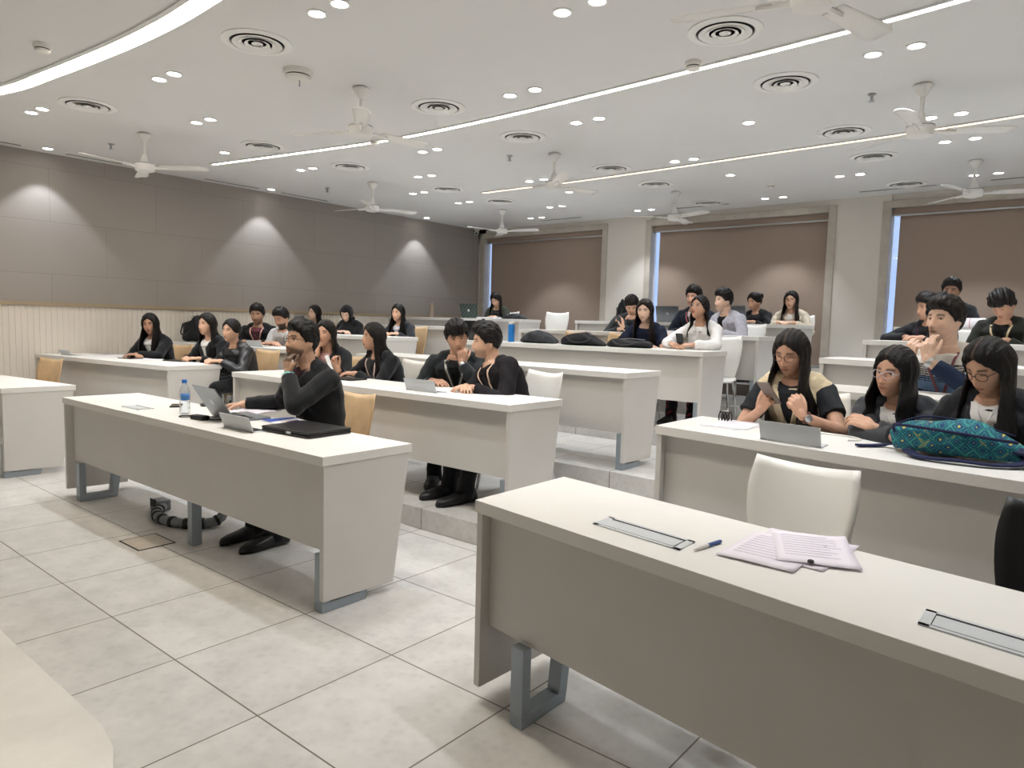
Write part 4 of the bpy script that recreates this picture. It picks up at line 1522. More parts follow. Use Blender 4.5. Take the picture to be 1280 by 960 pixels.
person('c3b', 'person in white collared shirt, chin raised, hands clasped over a phone', 'C', 3, (-3.03, 6.64, 1.565), -2, -12, -12, 0, skin=SK2, near=3, back=.14, glasses='c9c2bb', lips='8a3d40',
       hair='long', hair_len=.22, A=98, front=False, outfit='shirt', top='e9e7e6', trousers=('1b1418', '7a2a34'),
       arms={'R': dict(w=(-3.17, 6.34, 1.205), D=(.75, -.5, -.05), N=(.1, .3, -1), curl=.7, e=(-1, .1, -.4)), 'L': dict(w=(-2.95, 6.34, 1.205), D=(-.75, -.5, -.05), N=(-.1, .3, -1), curl=.7, e=(1, .1, -.4))}, kind=None)
person('c4a', 'person in dark grey suit bowing over a phone, behind the person in navy', 'C', 4, (-4.5, 7.87, 1.63), 20, 28, 38, -6, fem=False, skin=SK1, near=2, back=.22, eyes='down',
       hair='short', hair_vol=1.2, outfit='suit', top='2b2f31', shirt='23262a', arms={'R': dict(d=(.12, .22), e=(-1, .2, -.3)), 'L': dict(w=(-4.50, 7.66, 1.36), D=(-.3, -.2, .9), N=(-.6, .3, 0), curl=.6)}, kind='white', chair_label='white chair under the person bowing over a phone')
person('c4b', 'person in navy suit mostly hidden behind the person in white shirt', 'C', 4, (-3.80, 8.15, 1.739), 4, -4, 2, 0, fem=False, skin=SK2, near=1, back=.12,
       hair='short', hair_vol=1.5, outfit='suit', top='1b2230', shirt='c9b4b4', lanyard='b5656a', kind='white', chair_label='white chair under the person in navy suit')
person('c4c', 'person in pale grey blazer over black tee leaning on the desk', 'C', 4, (-3.27, 7.80, 1.685), -22, -38, 2, 0, fem=False, skin=SK4, near=2, back=.16, beard=.25,
       hair='short', hair_vol=1.2, outfit='blazer', top='a9a8b2', shirt='18181a', collar=False, arms={'L': dict(d=(.12, .22), e=(1, .1, -.4)), 'R': dict(d=(.0, .24))}, kind='white', chair_label='white chair under the person in pale grey blazer')
person('c5a', 'person with hair in a bun, black suit, looking at a silver laptop', 'C', 5, (-3.46, 9.27, 1.735), -10, -24, 14, 0, skin=SK2, near=1, back=.14,
       hair='bun', outfit='suit', top='1b1c1f', shirt='2c2c30', kind='white', chair_label='white chair under the person with a bun')
person('c5b', 'person in cream cardigan with long straight black hair and glasses', 'C', 5, (-2.99, 9.27, 1.75), 4, 4, 4, 0, skin=SK1, near=2, back=.12, glasses='2a2420',
       hair='long', hair_len=.34, A=126, outfit='jacket', top='cfc4b2', shirt='e6e1da', collar=False, kind='white', chair_label='white chair under the person in cream cardigan')
p21 = person('r1a', 'person in cream sleeveless vest over black tee using a phone', 'R', 1, (-1.21, 3.81, 1.245), 2, -10, 20, 3, skin=SK2, near=3, back=.14, glasses='4a3d36', eyes='down', hairc='14100e',
       hair='long', hair_len=.34, A=124, outfit='vest', top='d9c7a6', shirt='26282c', watch=('L', '5a2f2a'),
       arms={'R': dict(w=(-1.29, 3.60, .945), D=(.45, -.15, .8), N=(.3, .9, .2), curl=.95, e=(-.6, .1, -.8), thumb=.3), 'L': dict(w=(-1.06, 3.56, .945), D=(-.45, -.05, .8), N=(-.6, .75, 0), curl=.8, e=(.7, .0, -.7))},
       kind='white', chair_label='white chair under the person in cream vest')
person('r1b', 'person in grey pinstripe blazer and clear glasses with arms folded', 'R', 1, (-0.70, 3.73, 1.175), -6, -26, 6, 4, skin=SK2, near=3, back=.16, glasses='b9b4c4', hairc='0d0b0b',
       hair='long', hair_len=.25, A=126, wave=.013, outfit='suit', top='35363a', shirt='dad6d2', hair_vol=1.1,
       arms={'L': dict(w=(-0.735, 3.50, .935), D=(-.75, .25, .25), N=(.2, .5, -.8), curl=.35, e=(.8, -.2, -.6)), 'R': dict(w=(-0.62, 3.43, .912), D=(.9, .1, 0), N=(0, .4, -.9), curl=.3, e=(-.8, -.2, -.6))},
       kind='white', chair_label='white chair under the person with folded arms')
person('r1c', 'person in dark blazer and white shirt looking down behind the teal backpack', 'R', 1, (-0.32, 3.58, 1.235), -10, -34, 32, 4, skin=SK2, near=3, back=.2, glasses='1a1716', eyes='down', hairc='100c0b',
       hair='long', hair_len=.42, A=116, outfit='suit', top='26272b', shirt='dfdcd9', arms={'R': dict(d=(.06, .12)), 'L': dict(d=(.06, .12))}, kind='white', chair_label='white chair under the person behind the teal backpack')
p24 = person('r2a', 'person in blue and white striped sweater resting face against raised hands', 'R', 2, (-0.69, 4.98, 1.445), -8, -27, -2, 0, fem=False, sc=1.07, skin=SK4, near=3, back=.14,
       hair='short', hair_vol=1.25, outfit='sweater', top='d9d3cc', lanyard='8a5a62', watch=('L', 'cfd3d8'),
       arms={'L': dict(w=(-0.73, 4.76, 1.205), D=(-.12, .12, 1), N=(.3, .8, 0), curl=.5, e=(.8, -.1, -.6)), 'R': dict(w=(-0.83, 4.80, 1.20), D=(.1, .05, 1), N=(.5, .8, 0), curl=.7, e=(-.4, -.3, -.8))},
       kind='white', chair_label='white chair under the person in striped sweater')
person('r4a', 'person in dark suit half hidden behind the person in striped sweater', 'R', 4, (-1.23, 7.83, 1.62), -30, -48, 8, 0, fem=False, skin=SK2, near=2, back=.16,
       hair='short', hair_vol=1.3, outfit='suit', top='232428', shirt='2b2b30', lanyard='5c3550', arms={'R': dict(d=(.12, .2), e=(-1, 0, -.4))}, kind='white', chair_label='white chair under the half hidden person in dark suit')
person('r5a', 'person in charcoal jacket in the rearmost row, face above the white roll', 'R', 5, (-1.22, 9.12, 1.845), 0, 0, 4, 0, fem=False, skin=SK5, near=2, back=.12,
       hair='short', hair_vol=1.4, outfit='suit', top='2c2e33', shirt='1e1f22', kind='white', chair_label='white chair under the person in the rearmost row')
person('r4b', 'person with tousled black hair and cream lanyard looking down at right edge', 'R', 4, (-0.62, 7.68, 1.635), -14, -24, 32, -4, fem=False, skin=SK2, near=2, back=.16, eyes='down',
       hair='tousled', fringe=.22, hair_vol=1.7, outfit='suit', top='22241f', shirt='151515', lanyard='cdbb98', arms={'R': dict(d=(.06, .18)), 'L': dict(d=(.08, .18))}, kind='white', chair_label='white chair under the person with tousled hair')

# ------------------------------------------------------------------ things on and around the desks
def DZk(k):
    return T * k + H
def placed(name, label, cat, c, X=(1, 0, 0), Z=(0, 0, 1), group=None):
    """an Empty at c whose x axis runs along X and z axis along Z"""
    o = thing(name, label, cat, (0, 0, 0), group)
    Z = unit(Z)
    X = unit(np.asarray(X, float) - Z * (np.asarray(X, float) @ Z))
    Y = np.cross(Z, X)
    o.matrix_world = Matrix(((X[0], Y[0], Z[0], c[0]), (X[1], Y[1], Z[1], c[1]), (X[2], Y[2], Z[2], c[2]), (0, 0, 0, 1)))
    return o
def ang(deg):
    return (math.cos(math.radians(deg)), math.sin(math.radians(deg)), 0)
mat('phone_black', '141417', .25)
mat('phone_taupe', '75675f', .3)
mat('phone_white', 'e9e9ea', .25)
mat('screen_dark', '0c0d12', .08)
mat('blue_cap', '2a6fc4', .4)
mat('blue_label', '4f86c9', .5)
mat('blue_bottle', '1d78c6', .35)
mat('navy_strap', '1c2246', .8, bump=.3, bscale=300)
mat('black_fabric', '17181c', .8, noise=.25, nscale=20, bump=.4, bscale=70)
mat('grey_fabric', '34363a', .85, noise=.45, nscale=14, bump=.5, bscale=60)
mat('mint_lid', '3c4a46', .5)
mat('yellow_cloth', 'd9bf4e', .8)
mat('ink_blue', '3a5c98', .4)
mat('cable_black', '151517', .5)
mat('cable_white', 'dfdcd6', .5)
mat('conduit_grey', '80858a', .5)
mat('print_blue', '2b4fa8', .6)
mat('print_purple', '6c4fa0', .6)
mat('red_thread', 'b04a3c', .7)
mat('stone_dark', '3a3836', .6)
mat('champagne_steel', 'b7a697', .3, metal=.6)
def clear_plastic():
    m = bpy.data.materials.new('clear_plastic')
    m.use_nodes = True
    nt = m.node_tree
    tr = nt.nodes.new('ShaderNodeBsdfTransparent')
    tr.inputs[0].default_value = (.90, .93, .96, 1)
    gl = nt.nodes.new('ShaderNodeBsdfGlossy')
    gl.inputs['Roughness'].default_value = .08
    lw = nt.nodes.new('ShaderNodeLayerWeight')
    lw.inputs['Blend'].default_value = .35
    ms = nt.nodes.new('ShaderNodeMixShader')
    nt.links.new(lw.outputs['Facing'], ms.inputs[0])
    nt.links.new(tr.outputs[0], ms.inputs[1])
    nt.links.new(gl.outputs[0], ms.inputs[2])
    nt.links.new(ms.outputs[0], nt.nodes['Material Output'].inputs['Surface'])
    MATS['clear_plastic'] = m
clear_plastic()
def teal_pattern():
    m = mat('teal_pattern', '1c6a72', .8)
    nt = m.node_tree
    L = nt.links.new
    b = nt.nodes['Principled BSDF']
    tc = nt.nodes.new('ShaderNodeTexCoord')
    mp = nt.nodes.new('ShaderNodeMapping')
    mp.inputs['Rotation'].default_value = (0, math.radians(45), 0)
    mp.inputs['Scale'].default_value = (26, 10, 26)
    L(tc.outputs['Object'], mp.inputs['Vector'])
    sp = nt.nodes.new('ShaderNodeSeparateXYZ')
    L(mp.outputs['Vector'], sp.inputs['Vector'])
    def tri(sock):
        f = nt.nodes.new('ShaderNodeMath'); f.operation = 'PINGPONG'; f.inputs[1].default_value = .5
        L(sock, f.inputs[0])
        return f.outputs[0]
    mxx = nt.nodes.new('ShaderNodeMath'); mxx.operation = 'MAXIMUM'
    L(tri(sp.outputs['X']), mxx.inputs[0]); L(tri(sp.outputs['Z']), mxx.inputs[1])
    n = nt.nodes.new('ShaderNodeTexNoise'); n.inputs['Scale'].default_value = 16; n.inputs['Detail'].default_value = 2
    L(tc.outputs['Object'], n.inputs['Vector'])
    ad = nt.nodes.new('ShaderNodeMath'); ad.operation = 'MULTIPLY_ADD'
    L(n.outputs['Fac'], ad.inputs[0]); ad.inputs[1].default_value = .7; L(mxx.outputs[0], ad.inputs[2])
    cr = nt.nodes.new('ShaderNodeValToRGB')
    cr.color_ramp.interpolation = 'CONSTANT'
    el = cr.color_ramp.elements
    el[0].position = 0; el[0].color = rgba('b9b85a')
    el[1].position = .40; el[1].color = rgba('173f66')
    for p_, c_ in ((.56, '24757f'), (.66, '15395c'), (.72, '1a656c'), (.80, '3a938f'), (.86, '16456a'), (.92, 'c9c650'), (.955, '185f68')):
        e = el.new(p_); e.color = rgba(c_)
    L(ad.outputs[0], cr.inputs['Fac'])
    L(cr.outputs['Color'], b.inputs['Base Color'])
teal_pattern()
def duo_pattern(name, c1, c2, sc):
    m = mat(name, c1, .5)
    nt = m.node_tree
    tc = nt.nodes.new('ShaderNodeTexCoord')
    v = nt.nodes.new('ShaderNodeTexChecker')
    v.inputs['Scale'].default_value = sc
    v.inputs['Color1'].default_value = rgba(c1)
    v.inputs['Color2'].default_value = rgba(c2)
    nt.links.new(tc.outputs['Object'], v.inputs['Vector'])
    nt.links.new(v.outputs['Color'], nt.nodes['Principled BSDF'].inputs['Base Color'])
duo_pattern('lid_pattern', '34413e', '56655f', 30)

def laptop(label, c, deg, lid, open_deg=115, w=.33, d=.225, lidmat='screen_lid', logo='brushed_metal', keys=True):
    """open laptop; c is the middle of the hinge, the base runs towards deg (degrees), the lid stands at open_deg"""
    X = ang(deg - 90)
    o = placed('laptop', label, 'laptop', c, X, group='open laptops on the desks')
    MB().box((-w / 2, .002, 0), (w / 2, d, .014)).build('base', lidmat, o, bevel=.004)
    MB().box((-w / 2 + .02, .03, .0135), (w / 2 - .02, .13, .0155)).build('keyboard', 'black_plastic', o)
    a = math.radians(open_deg)
    ca, sa = math.cos(a), math.sin(a)
    def f(p):   # lid frame: u across, v up the lid, t thickness outwards
        return (p[0], .004 + p[1] * ca - p[2] * sa * 1.0, .012 + p[1] * sa + p[2] * ca)
    ld = MB().box((-w / 2, 0, 0), (w / 2, d, .007), fn=f).build('lid', lidmat, o, bevel=.002)
    MB().box((-w / 2 + .008, .012, -.0012), (w / 2 - .008, d - .008, .0002), fn=f).build('screen', 'screen_dark', ld)
    t = np.linspace(0, 2 * np.pi, 20, endpoint=False)
    lp = lambda h: [f((.022 * math.cos(q), d * .52 + .022 * math.sin(q), h)) for q in t]
    MB().prism(lp(.0068), lp(.0085)).build('logo', logo, ld)
    return o

def phone(label, c, X, Z, body='phone_black', w=.073, h=.152, cams=True):
    """slab phone lying in its own xy plane; +z is the screen"""
    o = placed('phone', label, 'phone', c, X, Z, 'phones')
    MB().box((-w / 2, -h / 2, -.004), (w / 2, h / 2, .004)).build('case', body, o, bevel=.0035)
    MB().box((-w / 2 + .003, -h / 2 + .003, .0036), (w / 2 - .003, h / 2 - .003, .0046)).build('screen', 'screen_dark', o)
    if cams:
        MB().box((-w / 2 + .008, h / 2 - .044, -.0065), (-w / 2 + .042, h / 2 - .008, -.0035)).build('camera_bump', 'phone_black', o, bevel=.003)
    return o

def sheets(label, c, deg, n=3, w=.21, h=.297, m='paper', seed=1, spread=.03, name='paper_sheet', group='loose papers', lines=True, labels=None, lift0=0.0):
    rnd = random.Random(seed)
    for i in range(n):
        a = deg + rnd.uniform(-1, 1) * (14 if n > 1 else 0)
        cx, cy = c[0] + rnd.uniform(-spread, spread), c[1] + rnd.uniform(-spread, spread)
        o = placed(name, labels[i] if labels else label, 'paper', (cx, cy, c[2] + .0012 + i * .0022 + lift0), ang(a), group=group)
        k = 9
        P_ = np.zeros((k, k, 3))
        for ii in range(k):
            for jj in range(k):
                u, v = ii / (k - 1) - .5, jj / (k - 1) - .5
                P_[ii, jj] = (u * w, v * h, .0008 * math.sin(7 * u + i) + .010 * max(0, u + v - .7) ** 2 * 4)
        MB().grid(P_).build('sheet', m, o, smooth=True, solid=.0007)
        if lines:
            g = MB()
            for q in range(9):
                yy = .11 - q * .024
                g.box((-w * .38, yy, .0012), (w * (.38 - .22 * rnd.random()), yy + .003, .0016))
            g.build('printed_lines', 'ink_grey', o)
mat('ink_grey', 'c9c4cf', .8)

# --- front centre desk
z = DZk(0)
o = thing('water_bottle', 'clear plastic water bottle with blue cap on the front centre desk', 'bottle', (-4.41, 2.13, z))
pr = [(.0, .002), (.028, .002), (.032, .008), (.032, .045), (.0295, .05), (.032, .055), (.032, .075), (.0295, .08), (.032, .085), (.032, .135), (.030, .145), (.022, .170), (.013, .185), (.0125, .197), (0, .197)]
MB().lathe(pr, seg=28).build('body', 'clear_plastic', o, smooth='auto')
MB().lathe([(0, .195), (.0155, .195), (.0155, .215), (.014, .217), (0, .217)], seg=24).build('cap', 'blue_cap', o, smooth='auto')
a = np.linspace(-1.2, .6, 12)
MB().grid(np.array([[(.0328 * math.cos(q), .0328 * math.sin(q), h_) for q in a] for h_ in (.088, .132)])).build('label', 'blue_label', o, smooth=True, solid=.0008)
laptop('open silver laptop with a round logo, back towards us, on the front centre desk', (-4.04, 2.185, z), 84, None, 122, .34, .225)
o = placed('laptop_sleeve', 'closed black laptop case lying at the right of the front centre desk', 'laptop', (-3.29, 2.26, z), ang(4))
MB().box((-.20, -.145, .002), (.20, .145, .018)).build('body', 'black_plastic', o, bevel=.006)
MB().box((-.20, -.145, .0185), (.20, .145, .033)).build('lid', 'black_plastic', o, bevel=.006)
MB().box((.015, -.1455, .012), (.055, -.143, .024)).build('latch', 'brushed_metal', o)
o = placed('charger_brick', 'black charger brick and coiled cable in front of the silver laptop', 'charger', (-4.10, 2.07, z), ang(8))
MB().box((-.06, -.028, .0), (.06, .028, .028)).build('brick', 'cable_black', o, bevel=.008)
MB().tube(spline([(-.06, 0, .012), (-.12, .02, .005), (-.17, -.02, .004), (-.21, .03, .004), (-.15, .07, .004), (-.10, .06, .004)], 30), .0035, 6).build('cable', 'cable_black', o, smooth=True)
MB().tube(spline([(.06, 0, .012), (.12, .03, .006), (.18, .10, .02), (.26, .12, .035), (.33, .09, .02), (.38, .05, .006), (.33, .02, .005), (.28, .05, .006)], 36), .0035, 6).build('cable', 'cable_black', o, smooth=True)
phone('black phone lying flat left of the water bottle', (-4.80, 2.26, z + .0055), ang(60), (0, 0, 1), cams=False)
o = thing('earphone_case', 'small round black case beside the black phone on the front desk', 'case', (-4.70, 2.42, z))
MB().lathe([(0, 0), (.034, 0), (.04, .006), (.04, .014), (.033, .02), (0, .021)], seg=24).build('shell', 'black_plastic', o, smooth='auto')
MB().lathe([(.0402, .009), (.041, .010), (.0402, .011)], seg=24).build('seam', 'brushed_metal', o)
sheets('x', (-4.22, 2.50, z), 12, 3, .24, .32, 'paper_lilac', 4, .035, labels=['lowest white sheet under the hand of the person in glasses', 'middle white sheet under the hand of the person in glasses', 'top white sheet under the hand of the person in glasses'])
o = placed('brochure', 'blue and white printed brochure partly under the black laptop case', 'brochure', (-3.68, 2.40, z + .002), ang(-8))
MB().box((-.15, -.105, 0), (.15, .105, .004)).build('cover', 'paper', o)
MB().prism([(-.15, -.105, .004), (-.02, -.105, .004), (-.10, .105, .004), (-.15, .105, .004)], [(-.15, -.105, .0047), (-.02, -.105, .0047), (-.10, .105, .0047), (-.15, .105, .0047)]).build('blue_print', 'print_blue', o)
MB().prism([(.02, -.02, .004), (.13, -.05, .004), (.13, .05, .004), (-.02, .07, .004)], [(.02, -.02, .0047), (.13, -.05, .0047), (.13, .05, .0047), (-.02, .07, .0047)]).build('purple_print', 'print_purple', o)
# under it
o = thing('cable_conduit', 'grey ribbed conduit with black bands curling under the front centre desk', 'conduit', (-4.55, 2.1, 0))
cpts = spline([(-.34, .10, .03), (-.25, .02, .03), (-.12, -.03, .03), (.05, -.02, .03), (.20, .06, .03), (.27, .18, .05), (.24, .26, .16), (.18, .30, .30)], 46)
MB().tube(cpts, [.030 + .004 * (i % 2) for i in range(46)], 12).build('pipe', 'conduit_grey', o, smooth=True)
for i in range(3, 38, 4):
    MB().tube(cpts[i:i + 2], .0365, 12).build('band', 'cable_black', o)
MB().box((-.46, .06, 0), (-.34, .16, .075)).build('socket', 'conduit_grey', o, bevel=.012)
MB().box((-.44, .055, .03), (-.36, .062, .085)).build('plug', 'cable_black', o, bevel=.004)
o = thing('floor_hatch', 'square floor access hatch with dark edges under the front centre desk', 'hatch', (-4.28, 1.83, 0))
mat('hatch_stone', 'b9b1a6', .45, noise=.12, nscale=8)
MB().box((-.125, -.10, .0005), (.125, .10, .003)).build('plate', 'hatch_stone', o)
g = MB()
for s0, s1 in (((-.133, -.108), (.133, -.10)), ((-.133, .10), (.133, .108)), ((-.133, -.10), (-.125, .10)), ((.125, -.10), (.133, .10))):
    g.box((s0[0], s0[1], .0005), (s1[0], s1[1], .0035))
g.build('edge_frame', 'dark_slot', o)

# --- nearest desk
sheets('x', (-.62, 2.03, z), 8, 4, .21, .297, 'paper_lilac', 11, .055, labels=['lowest lilac sheet of the loose pile on the nearest desk', 'second lilac sheet of the loose pile on the nearest desk',
       'third lilac sheet of the loose pile on the nearest desk', 'top lilac sheet of the loose pile on the nearest desk'])
o = placed('pen', 'blue ballpoint pen beside the lilac papers on the nearest desk', 'pen', (-.80, 1.885, z + .006), ang(80))
MB().lathe([(0, -.07), (.002, -.068), (.0045, -.055), (.005, -.05), (.005, .045), (0, .045)], seg=12, axis=(1, 0, 0)).build('barrel', 'cable_white', o, smooth='auto')
MB().lathe([(.0055, .0), (.0057, .06), (.004, .066), (0, .066)], seg=12, axis=(1, 0, 0)).build('cap', 'ink_blue', o, smooth='auto')
o = thing('button', 'small dark round button lying on the lilac papers', 'button', (-.53, 1.925, z + .011))
MB().lathe([(0, 0), (.008, 0), (.009, .003), (.007, .006), (0, .006)], seg=16).build('disc', 'stone_dark', o, smooth='auto')
MB().lathe([(0, .0058), (.003, .0058), (.003, .0066), (0, .0066)], seg=10).build('centre', 'dark_slot', o)

# --- desk of the three seated people
z = DZk(1)
o = thing('backpack', 'teal patterned backpack with navy straps lying on the desk of the three seated people', 'backpack', (-.39, 3.25, z))
g = MB()
rings_ = []
for t_ in np.linspace(0, 1, 17):
    x_ = -.21 + .44 * t_
    hgt = .15 * (math.sin(math.pi * min(1, max(0, .06 + .90 * t_))) ** .42) * (1.08 - .16 * math.sin(t_ * 5.2) ** 2 - .18 * t_)
    wid = .125 * (math.sin(math.pi * min(1, max(0, .05 + .91 * t_))) ** .5)
    q = np.linspace(0, 2 * np.pi, 30, endpoint=False)
    cx = np.sign(np.cos(q)) * np.abs(np.cos(q)) ** .7
    cy = np.sign(np.sin(q)) * np.abs(np.sin(q)) ** .7
    lump = 1 + .035 * np.sin(5 * q + 9 * t_) + .03 * np.sin(3 * q - 14 * t_)
    rings_.append(np.stack([x_ + .012 * np.sin(q * 2 + t_ * 6), wid * cx * lump, .012 + hgt / 2 + hgt / 2 * cy * lump], 1))
g.rings(rings_)
m_ = remesh(g, .008, 2)
o2 = link('body', m_, 'teal_pattern', o)
MB().tube(spline([(-.20, -.06, .09), (-.18, -.10, .12), (0, -.128, .115), (.16, -.11, .10), (.21, -.05, .09)], 26), .006, 8).build('piping', 'navy_strap', o, smooth=True)
MB().tube(spline([(-.20, -.05, .115), (-.1, -.02, .155), (.05, -.01, .145), (.2, -.02, .11)], 20), .004, 6).build('zip', 'navy_strap', o, smooth=True)
def strap(pts, w, name):
    c = spline(pts, 28)
    d = np.gradient(c, axis=0)
    n_ = np.cross(d, (0, 0, 1.0))
    n_ /= np.linalg.norm(n_, axis=1)[:, None] + 1e-9
    R_ = [[c[i] - n_[i] * w / 2, c[i] + n_[i] * w / 2, c[i] + n_[i] * w / 2 + np.array([0, 0, .008]), c[i] - n_[i] * w / 2 + np.array([0, 0, .008])] for i in range(len(c))]
    MB().rings(R_).build(name, 'navy_strap', o, smooth='auto')
strap([(-.17, .02, .03), (-.24, .06, .01), (-.29, .02, .004), (-.34, -.03, .004)], .032, 'strap')
strap([(-.14, -.10, .02), (-.08, -.165, .008), (.05, -.175, .012), (.16, -.15, .008), (.24, -.08, .02), (.235, -.02, .06)], .042, 'strap')
strap([(.20, -.06, .05), (.26, -.06, .045), (.27, .0, .02)], .03, 'strap')
sheets('x', (-1.36, 3.46, z), -6, 2, .21, .29, 'paper', 3, .03, labels=['lower white sheet at the left end of the desk of three people', 'upper white sheet at the left end of the desk of three people'])
o = placed('claw_clip', 'small black hair claw clip at the left end of the desk of three people', 'hair clip', (-1.46, 3.58, z), ang(-10))
for sg in (1, -1):
    g = MB()
    for q in range(4):
        g.tube(spline([(-.025 + q * .017, sg * .004, .05), (-.025 + q * .017, sg * .022, .03), (-.025 + q * .017, sg * .018, .003)], 7), .0035, 6)
    g.tube([(-.03, sg * .006, .048), (.03, sg * .006, .048)], .005, 6)
    g.build('jaw', 'black_plastic', o, smooth='auto')
MB().tube([(-.02, 0, .05), (.02, 0, .05)], .006, 8).build('spring', 'brushed_metal', o)
o = thing('scrunchie', 'yellow crumpled hair tie by the elbow of the person in cream vest', 'hair tie', (-1.10, 3.46, z))
q = np.linspace(0, 2 * np.pi, 28, endpoint=False)
MB().tube(np.stack([.035 * np.cos(q), .03 * np.sin(q), .014 + .004 * np.sin(q * 5)], 1), .012 + .004 * np.sin(q * 9), 10, closed=True).build('band', 'yellow_cloth', o, smooth=True)
MB().tube(np.stack([.033 * np.cos(q[:20]), .029 * np.sin(q[:20]), .026 + .004 * np.sin(q[:20] * 5)], 1), .003, 6).build('thread', 'red_thread', o)
o = thing('charging_cable', 'white charging cable on the desk between two people', 'cable', (-.90, 3.44, z))
MB().tube(spline([(-.12, .06, .004), (-.02, .05, .004), (.08, .05, .004), (.14, -.02, .004), (.10, -.08, .004)], 26), .0035, 6).build('wire', 'cable_white', o, smooth=True)
MB().box((-.15, .054, .0), (-.12, .066, .008)).build('connector', 'cable_white', o, bevel=.002)
A = p21.A['R']
phone('taupe phone held up by the person in cream vest', (-1.235, 3.575, 1.045), (.95, -.25, .1), (.25, .75, .75), 'phone_taupe')
A = p24.A['L']
phone('dark phone pressed to the cheek of the person in striped sweater', (-.745, 4.845, 1.335), (.2, 1, 0), (1, .1, .15), 'phone_black')

# --- second centre desk
phone('white phone raised by the person with white lanyard', (-4.915, 3.60, .985), (.75, -.6, .1), (.2, .95, .25), 'phone_white')
o = placed('folder', 'flat black folder under the arms of the person with white lanyard', 'folder', (-4.62, 3.56, z), ang(4))
MB().box((-.13, -.09, .001), (.13, .09, .006)).build('back_cover', 'black_plastic', o, bevel=.001)
MB().box((-.128, -.088, .0062), (.13, .09, .011)).build('front_cover', 'black_plastic', o, bevel=.001)
# --- left desk by the ribbed wall
o = placed('tablet', 'dark tablet lying before the person with forearms on the desk', 'tablet', (-8.05, 3.30, z), ang(12))
MB().box((-.11, -.075, .001), (.11, .075, .008)).build('case', 'black_plastic', o, bevel=.003)
MB().box((-.10, -.066, .0078), (.10, .066, .0086)).build('screen', 'screen_dark', o)
sheets('white sheet beside the dark tablet on the left desk', (-7.82, 3.38, z), 20, 1, .2, .26, 'paper', 9, .0)
sheets('x', (-8.70, 3.34, z), 10, 2, .21, .29, 'paper', 10, .05, labels=['lower sheet near the raised plate on the ribbed-wall desk', 'upper sheet near the raised plate on the ribbed-wall desk'])
o = placed('folder', 'dark brown folder at the right end of the ribbed-wall desk', 'folder', (-7.42, 3.52, z), ang(15))
MB().box((-.14, -.08, .001), (.14, .08, .006)).build('back_cover', 'phone_black', o, bevel=.001)
MB().box((-.138, -.078, .0062), (.14, .08, .010)).build('front_cover', 'stone_dark', o, bevel=.001)

def slump(name, label, cat, c, L_, W_, Hh, deg, m, seed, parts=True, tilt=0, group=None):
    o = placed(name, label, cat, c, ang(deg), group=group)
    rnd = random.Random(seed)
    ph = [rnd.uniform(0, 6) for _ in range(6)]
    R_ = []
    for t_ in np.linspace(0, 1, 15):
        s_ = max(.02, math.sin(math.pi * (.03 + .94 * t_)))
        q = np.linspace(0, 2 * np.pi, 24, endpoint=False)
        lump = 1 + .10 * np.sin(3 * q + ph[0] + 5 * t_) + .07 * np.sin(5 * q + ph[1] - 9 * t_)
        hh = Hh * s_ ** .35 * (1 + .18 * math.sin(t_ * 7 + ph[2]) + tilt * (t_ - .5))
        ww = W_ / 2 * s_ ** .45
        zz = hh / 2 + hh / 2 * np.sign(np.sin(q)) * np.abs(np.sin(q)) ** .75 * lump
        R_.append(np.stack([np.full(24, (t_ - .5) * L_), ww * np.cos(q) * lump, np.maximum(zz, .002)], 1))
    g = MB().rings(R_)
    m2 = remesh(g, max(.006, L_ / 45), 2)
    link('body', m2, m, o)
    if parts:
        MB().tube(spline([(-L_ * .3, -W_ * .35, Hh * .7), (-L_ * .1, -W_ * .62, Hh * .35), (L_ * .12, -W_ * .6, Hh * .3), (L_ * .3, -W_ * .34, Hh * .65)], 20), .010, 8).build('strap', 'cable_black', o, smooth=True)
        MB().tube(spline([(-L_ * .35, 0, Hh * .93), (0, W_ * .05, Hh * 1.03), (L_ * .35, 0, Hh * .95)], 14), .004, 6).build('zip', 'brushed_metal', o, smooth=True)
    return o
slump('backpack', 'black backpack standing on the left desk behind the person in black jacket', 'backpack', (-9.02, 4.52, DZk(2)), .42, .30, .34, 6, 'black_fabric', 3)
phone('phone held over the left desk by the bearded person', (-8.02, 4.80, DZk(2) + .10), (.6, .2, .1), (.3, .6, .8), 'phone_black')
# --- third centre desk
sheets('x', (-3.50, 4.80, DZk(2)), 4, 2, .30, .21, 'paper', 14, .05, labels=['lower flat sheet on the empty third centre desk', 'upper flat sheet on the empty third centre desk'])
# --- centre desk with bags
z = DZk(3)
o = thing('drink_bottle', 'blue drink bottle with pale lid behind the whispering pair', 'bottle', (-5.10, 6.22, z))
MB().lathe([(0, .0), (.034, .0), (.037, .006), (.037, .19), (.034, .2), (0, .2)], seg=28).build('body', 'blue_bottle', o, smooth='auto')
MB().lathe([(0, .2), (.033, .2), (.035, .206), (.035, .222), (.028, .228), (0, .228)], seg=24).build('lid', 'cable_white', o, smooth='auto')
laptop('open black laptop standing behind the heads of the whispering pair', (-5.52, 6.12, z), 84, None, 108, .34, .23, 'phone_black', 'phone_black')
slump('jacket_heap', 'crumpled dark grey jacket heaped on the centre desk right of the blue bottle', 'jacket', (-4.70, 6.22, z), .46, .26, .125, 2, 'grey_fabric', 5, parts=False)
slump('handbag', 'black handbag hanging over the front edge of the centre desk', 'bag', (-4.05, 6.12, z), .52, .24, .115, 2, 'black_fabric', 7, tilt=-.8)
slump('laptop_bag', 'flat black laptop bag before the person in navy top', 'bag', (-3.52, 6.14, z), .50, .22, .085, -3, 'black_fabric', 8)
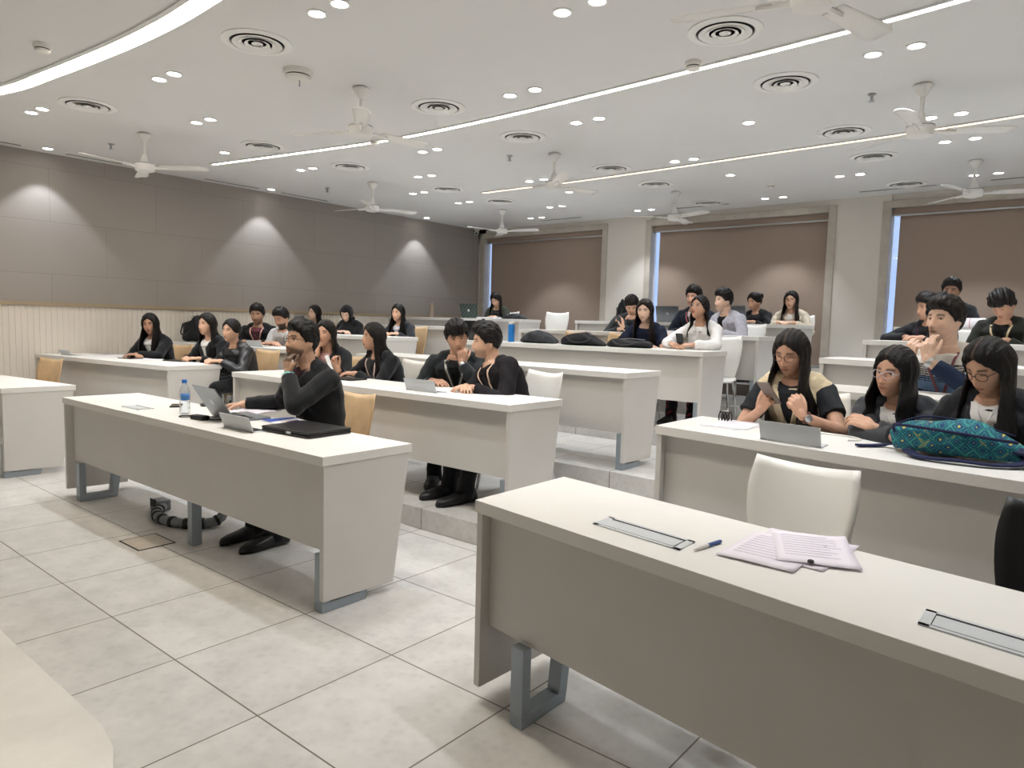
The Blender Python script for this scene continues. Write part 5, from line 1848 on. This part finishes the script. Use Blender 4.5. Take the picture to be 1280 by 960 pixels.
phone('phone in the hand of the person in navy top', (-3.70, 6.26, z + .075), (.5, .8, .1), (0, .25, .95), 'phone_black')
phone('phone held upright between the clasped hands of the person in white', (-3.06, 6.30, z + .085), (1, .1, 0), (0, .9, .45), 'phone_black')
# --- fifth and rear desks
z = DZk(4)
o = placed('book', 'white book on the desk in front of the person in navy suit', 'book', (-3.84, 7.60, z), ang(2))
MB().box((-.14, -.10, 0), (.14, .10, .03)).build('pages', 'paper', o)
MB().box((-.145, -.105, .03), (.145, .105, .034)).build('cover', 'cable_white', o, bevel=.001)
phone('phone in the raised hand of the bowing person', (-4.53, 7.62, z + .13), (.8, .3, 0), (.2, .8, .5), 'phone_black')
z = DZk(5)
laptop('pale grey laptop on the rear desk beside the person in navy suit', (-4.42, 8.72, z), 96, None, 110, .32, .22)
laptop('silver laptop with dark round logo before the person with a bun', (-3.50, 8.72, z), 84, None, 106, .33, .225, logo='phone_black')
slump('backpack', 'small black backpack on the rear desk behind the bowing person', 'backpack', (-5.22, 8.85, z), .17, .15, .28, 0, 'black_fabric', 12)
laptop('laptop with dark checked lid and pale logo under the first window', (-7.82, 8.46, z), 96, None, 106, .33, .23, 'lid_pattern', 'cable_white')
o = placed('book', 'open white notebook in front of the person in olive jacket', 'book', (-7.42, 8.48, z), ang(6))
MB().box((-.17, -.11, 0), (0, .11, .022)).build('page_block', 'paper', o, bevel=.004)
MB().box((0.001, -.11, 0), (.17, .11, .022)).build('page_block', 'paper', o, bevel=.004)
o = thing('steel_flask', 'slim champagne steel flask standing on the rear left desk', 'flask', (-8.66, 8.42, z))
MB().lathe([(0, 0), (.032, 0), (.034, .004), (.034, .19), (.024, .215), (.021, .22), (0, .22)], seg=24).build('body', 'champagne_steel', o, smooth='auto')
MB().lathe([(0, .22), (.022, .22), (.022, .255), (.018, .26), (0, .26)], seg=20).build('cap', 'champagne_steel', o, smooth='auto')
slump('handbag', 'dark bag lying on the rear left desk before the empty white chair', 'bag', (-6.98, 8.60, z), .42, .2, .075, 8, 'grey_fabric', 15)
o = placed('paper_roll', 'white paper roll tied with red thread before the person in the rearmost row', 'paper roll', (-1.0, 8.72, z), ang(-8))
MB().lathe([(0, -.16), (.05, -.16), (.054, -.155), (.054, .155), (.05, .16), (0, .16)], (0, 0, .055), seg=28, axis=(1, 0, 0)).build('roll', 'paper', o, smooth='auto')
q = np.linspace(0, 2 * np.pi, 24, endpoint=False)
MB().tube(np.stack([np.zeros(24) + .03, .0555 * np.cos(q), .055 + .0555 * np.sin(q)], 1), .0025, 6, closed=True).build('thread', 'red_thread', o)
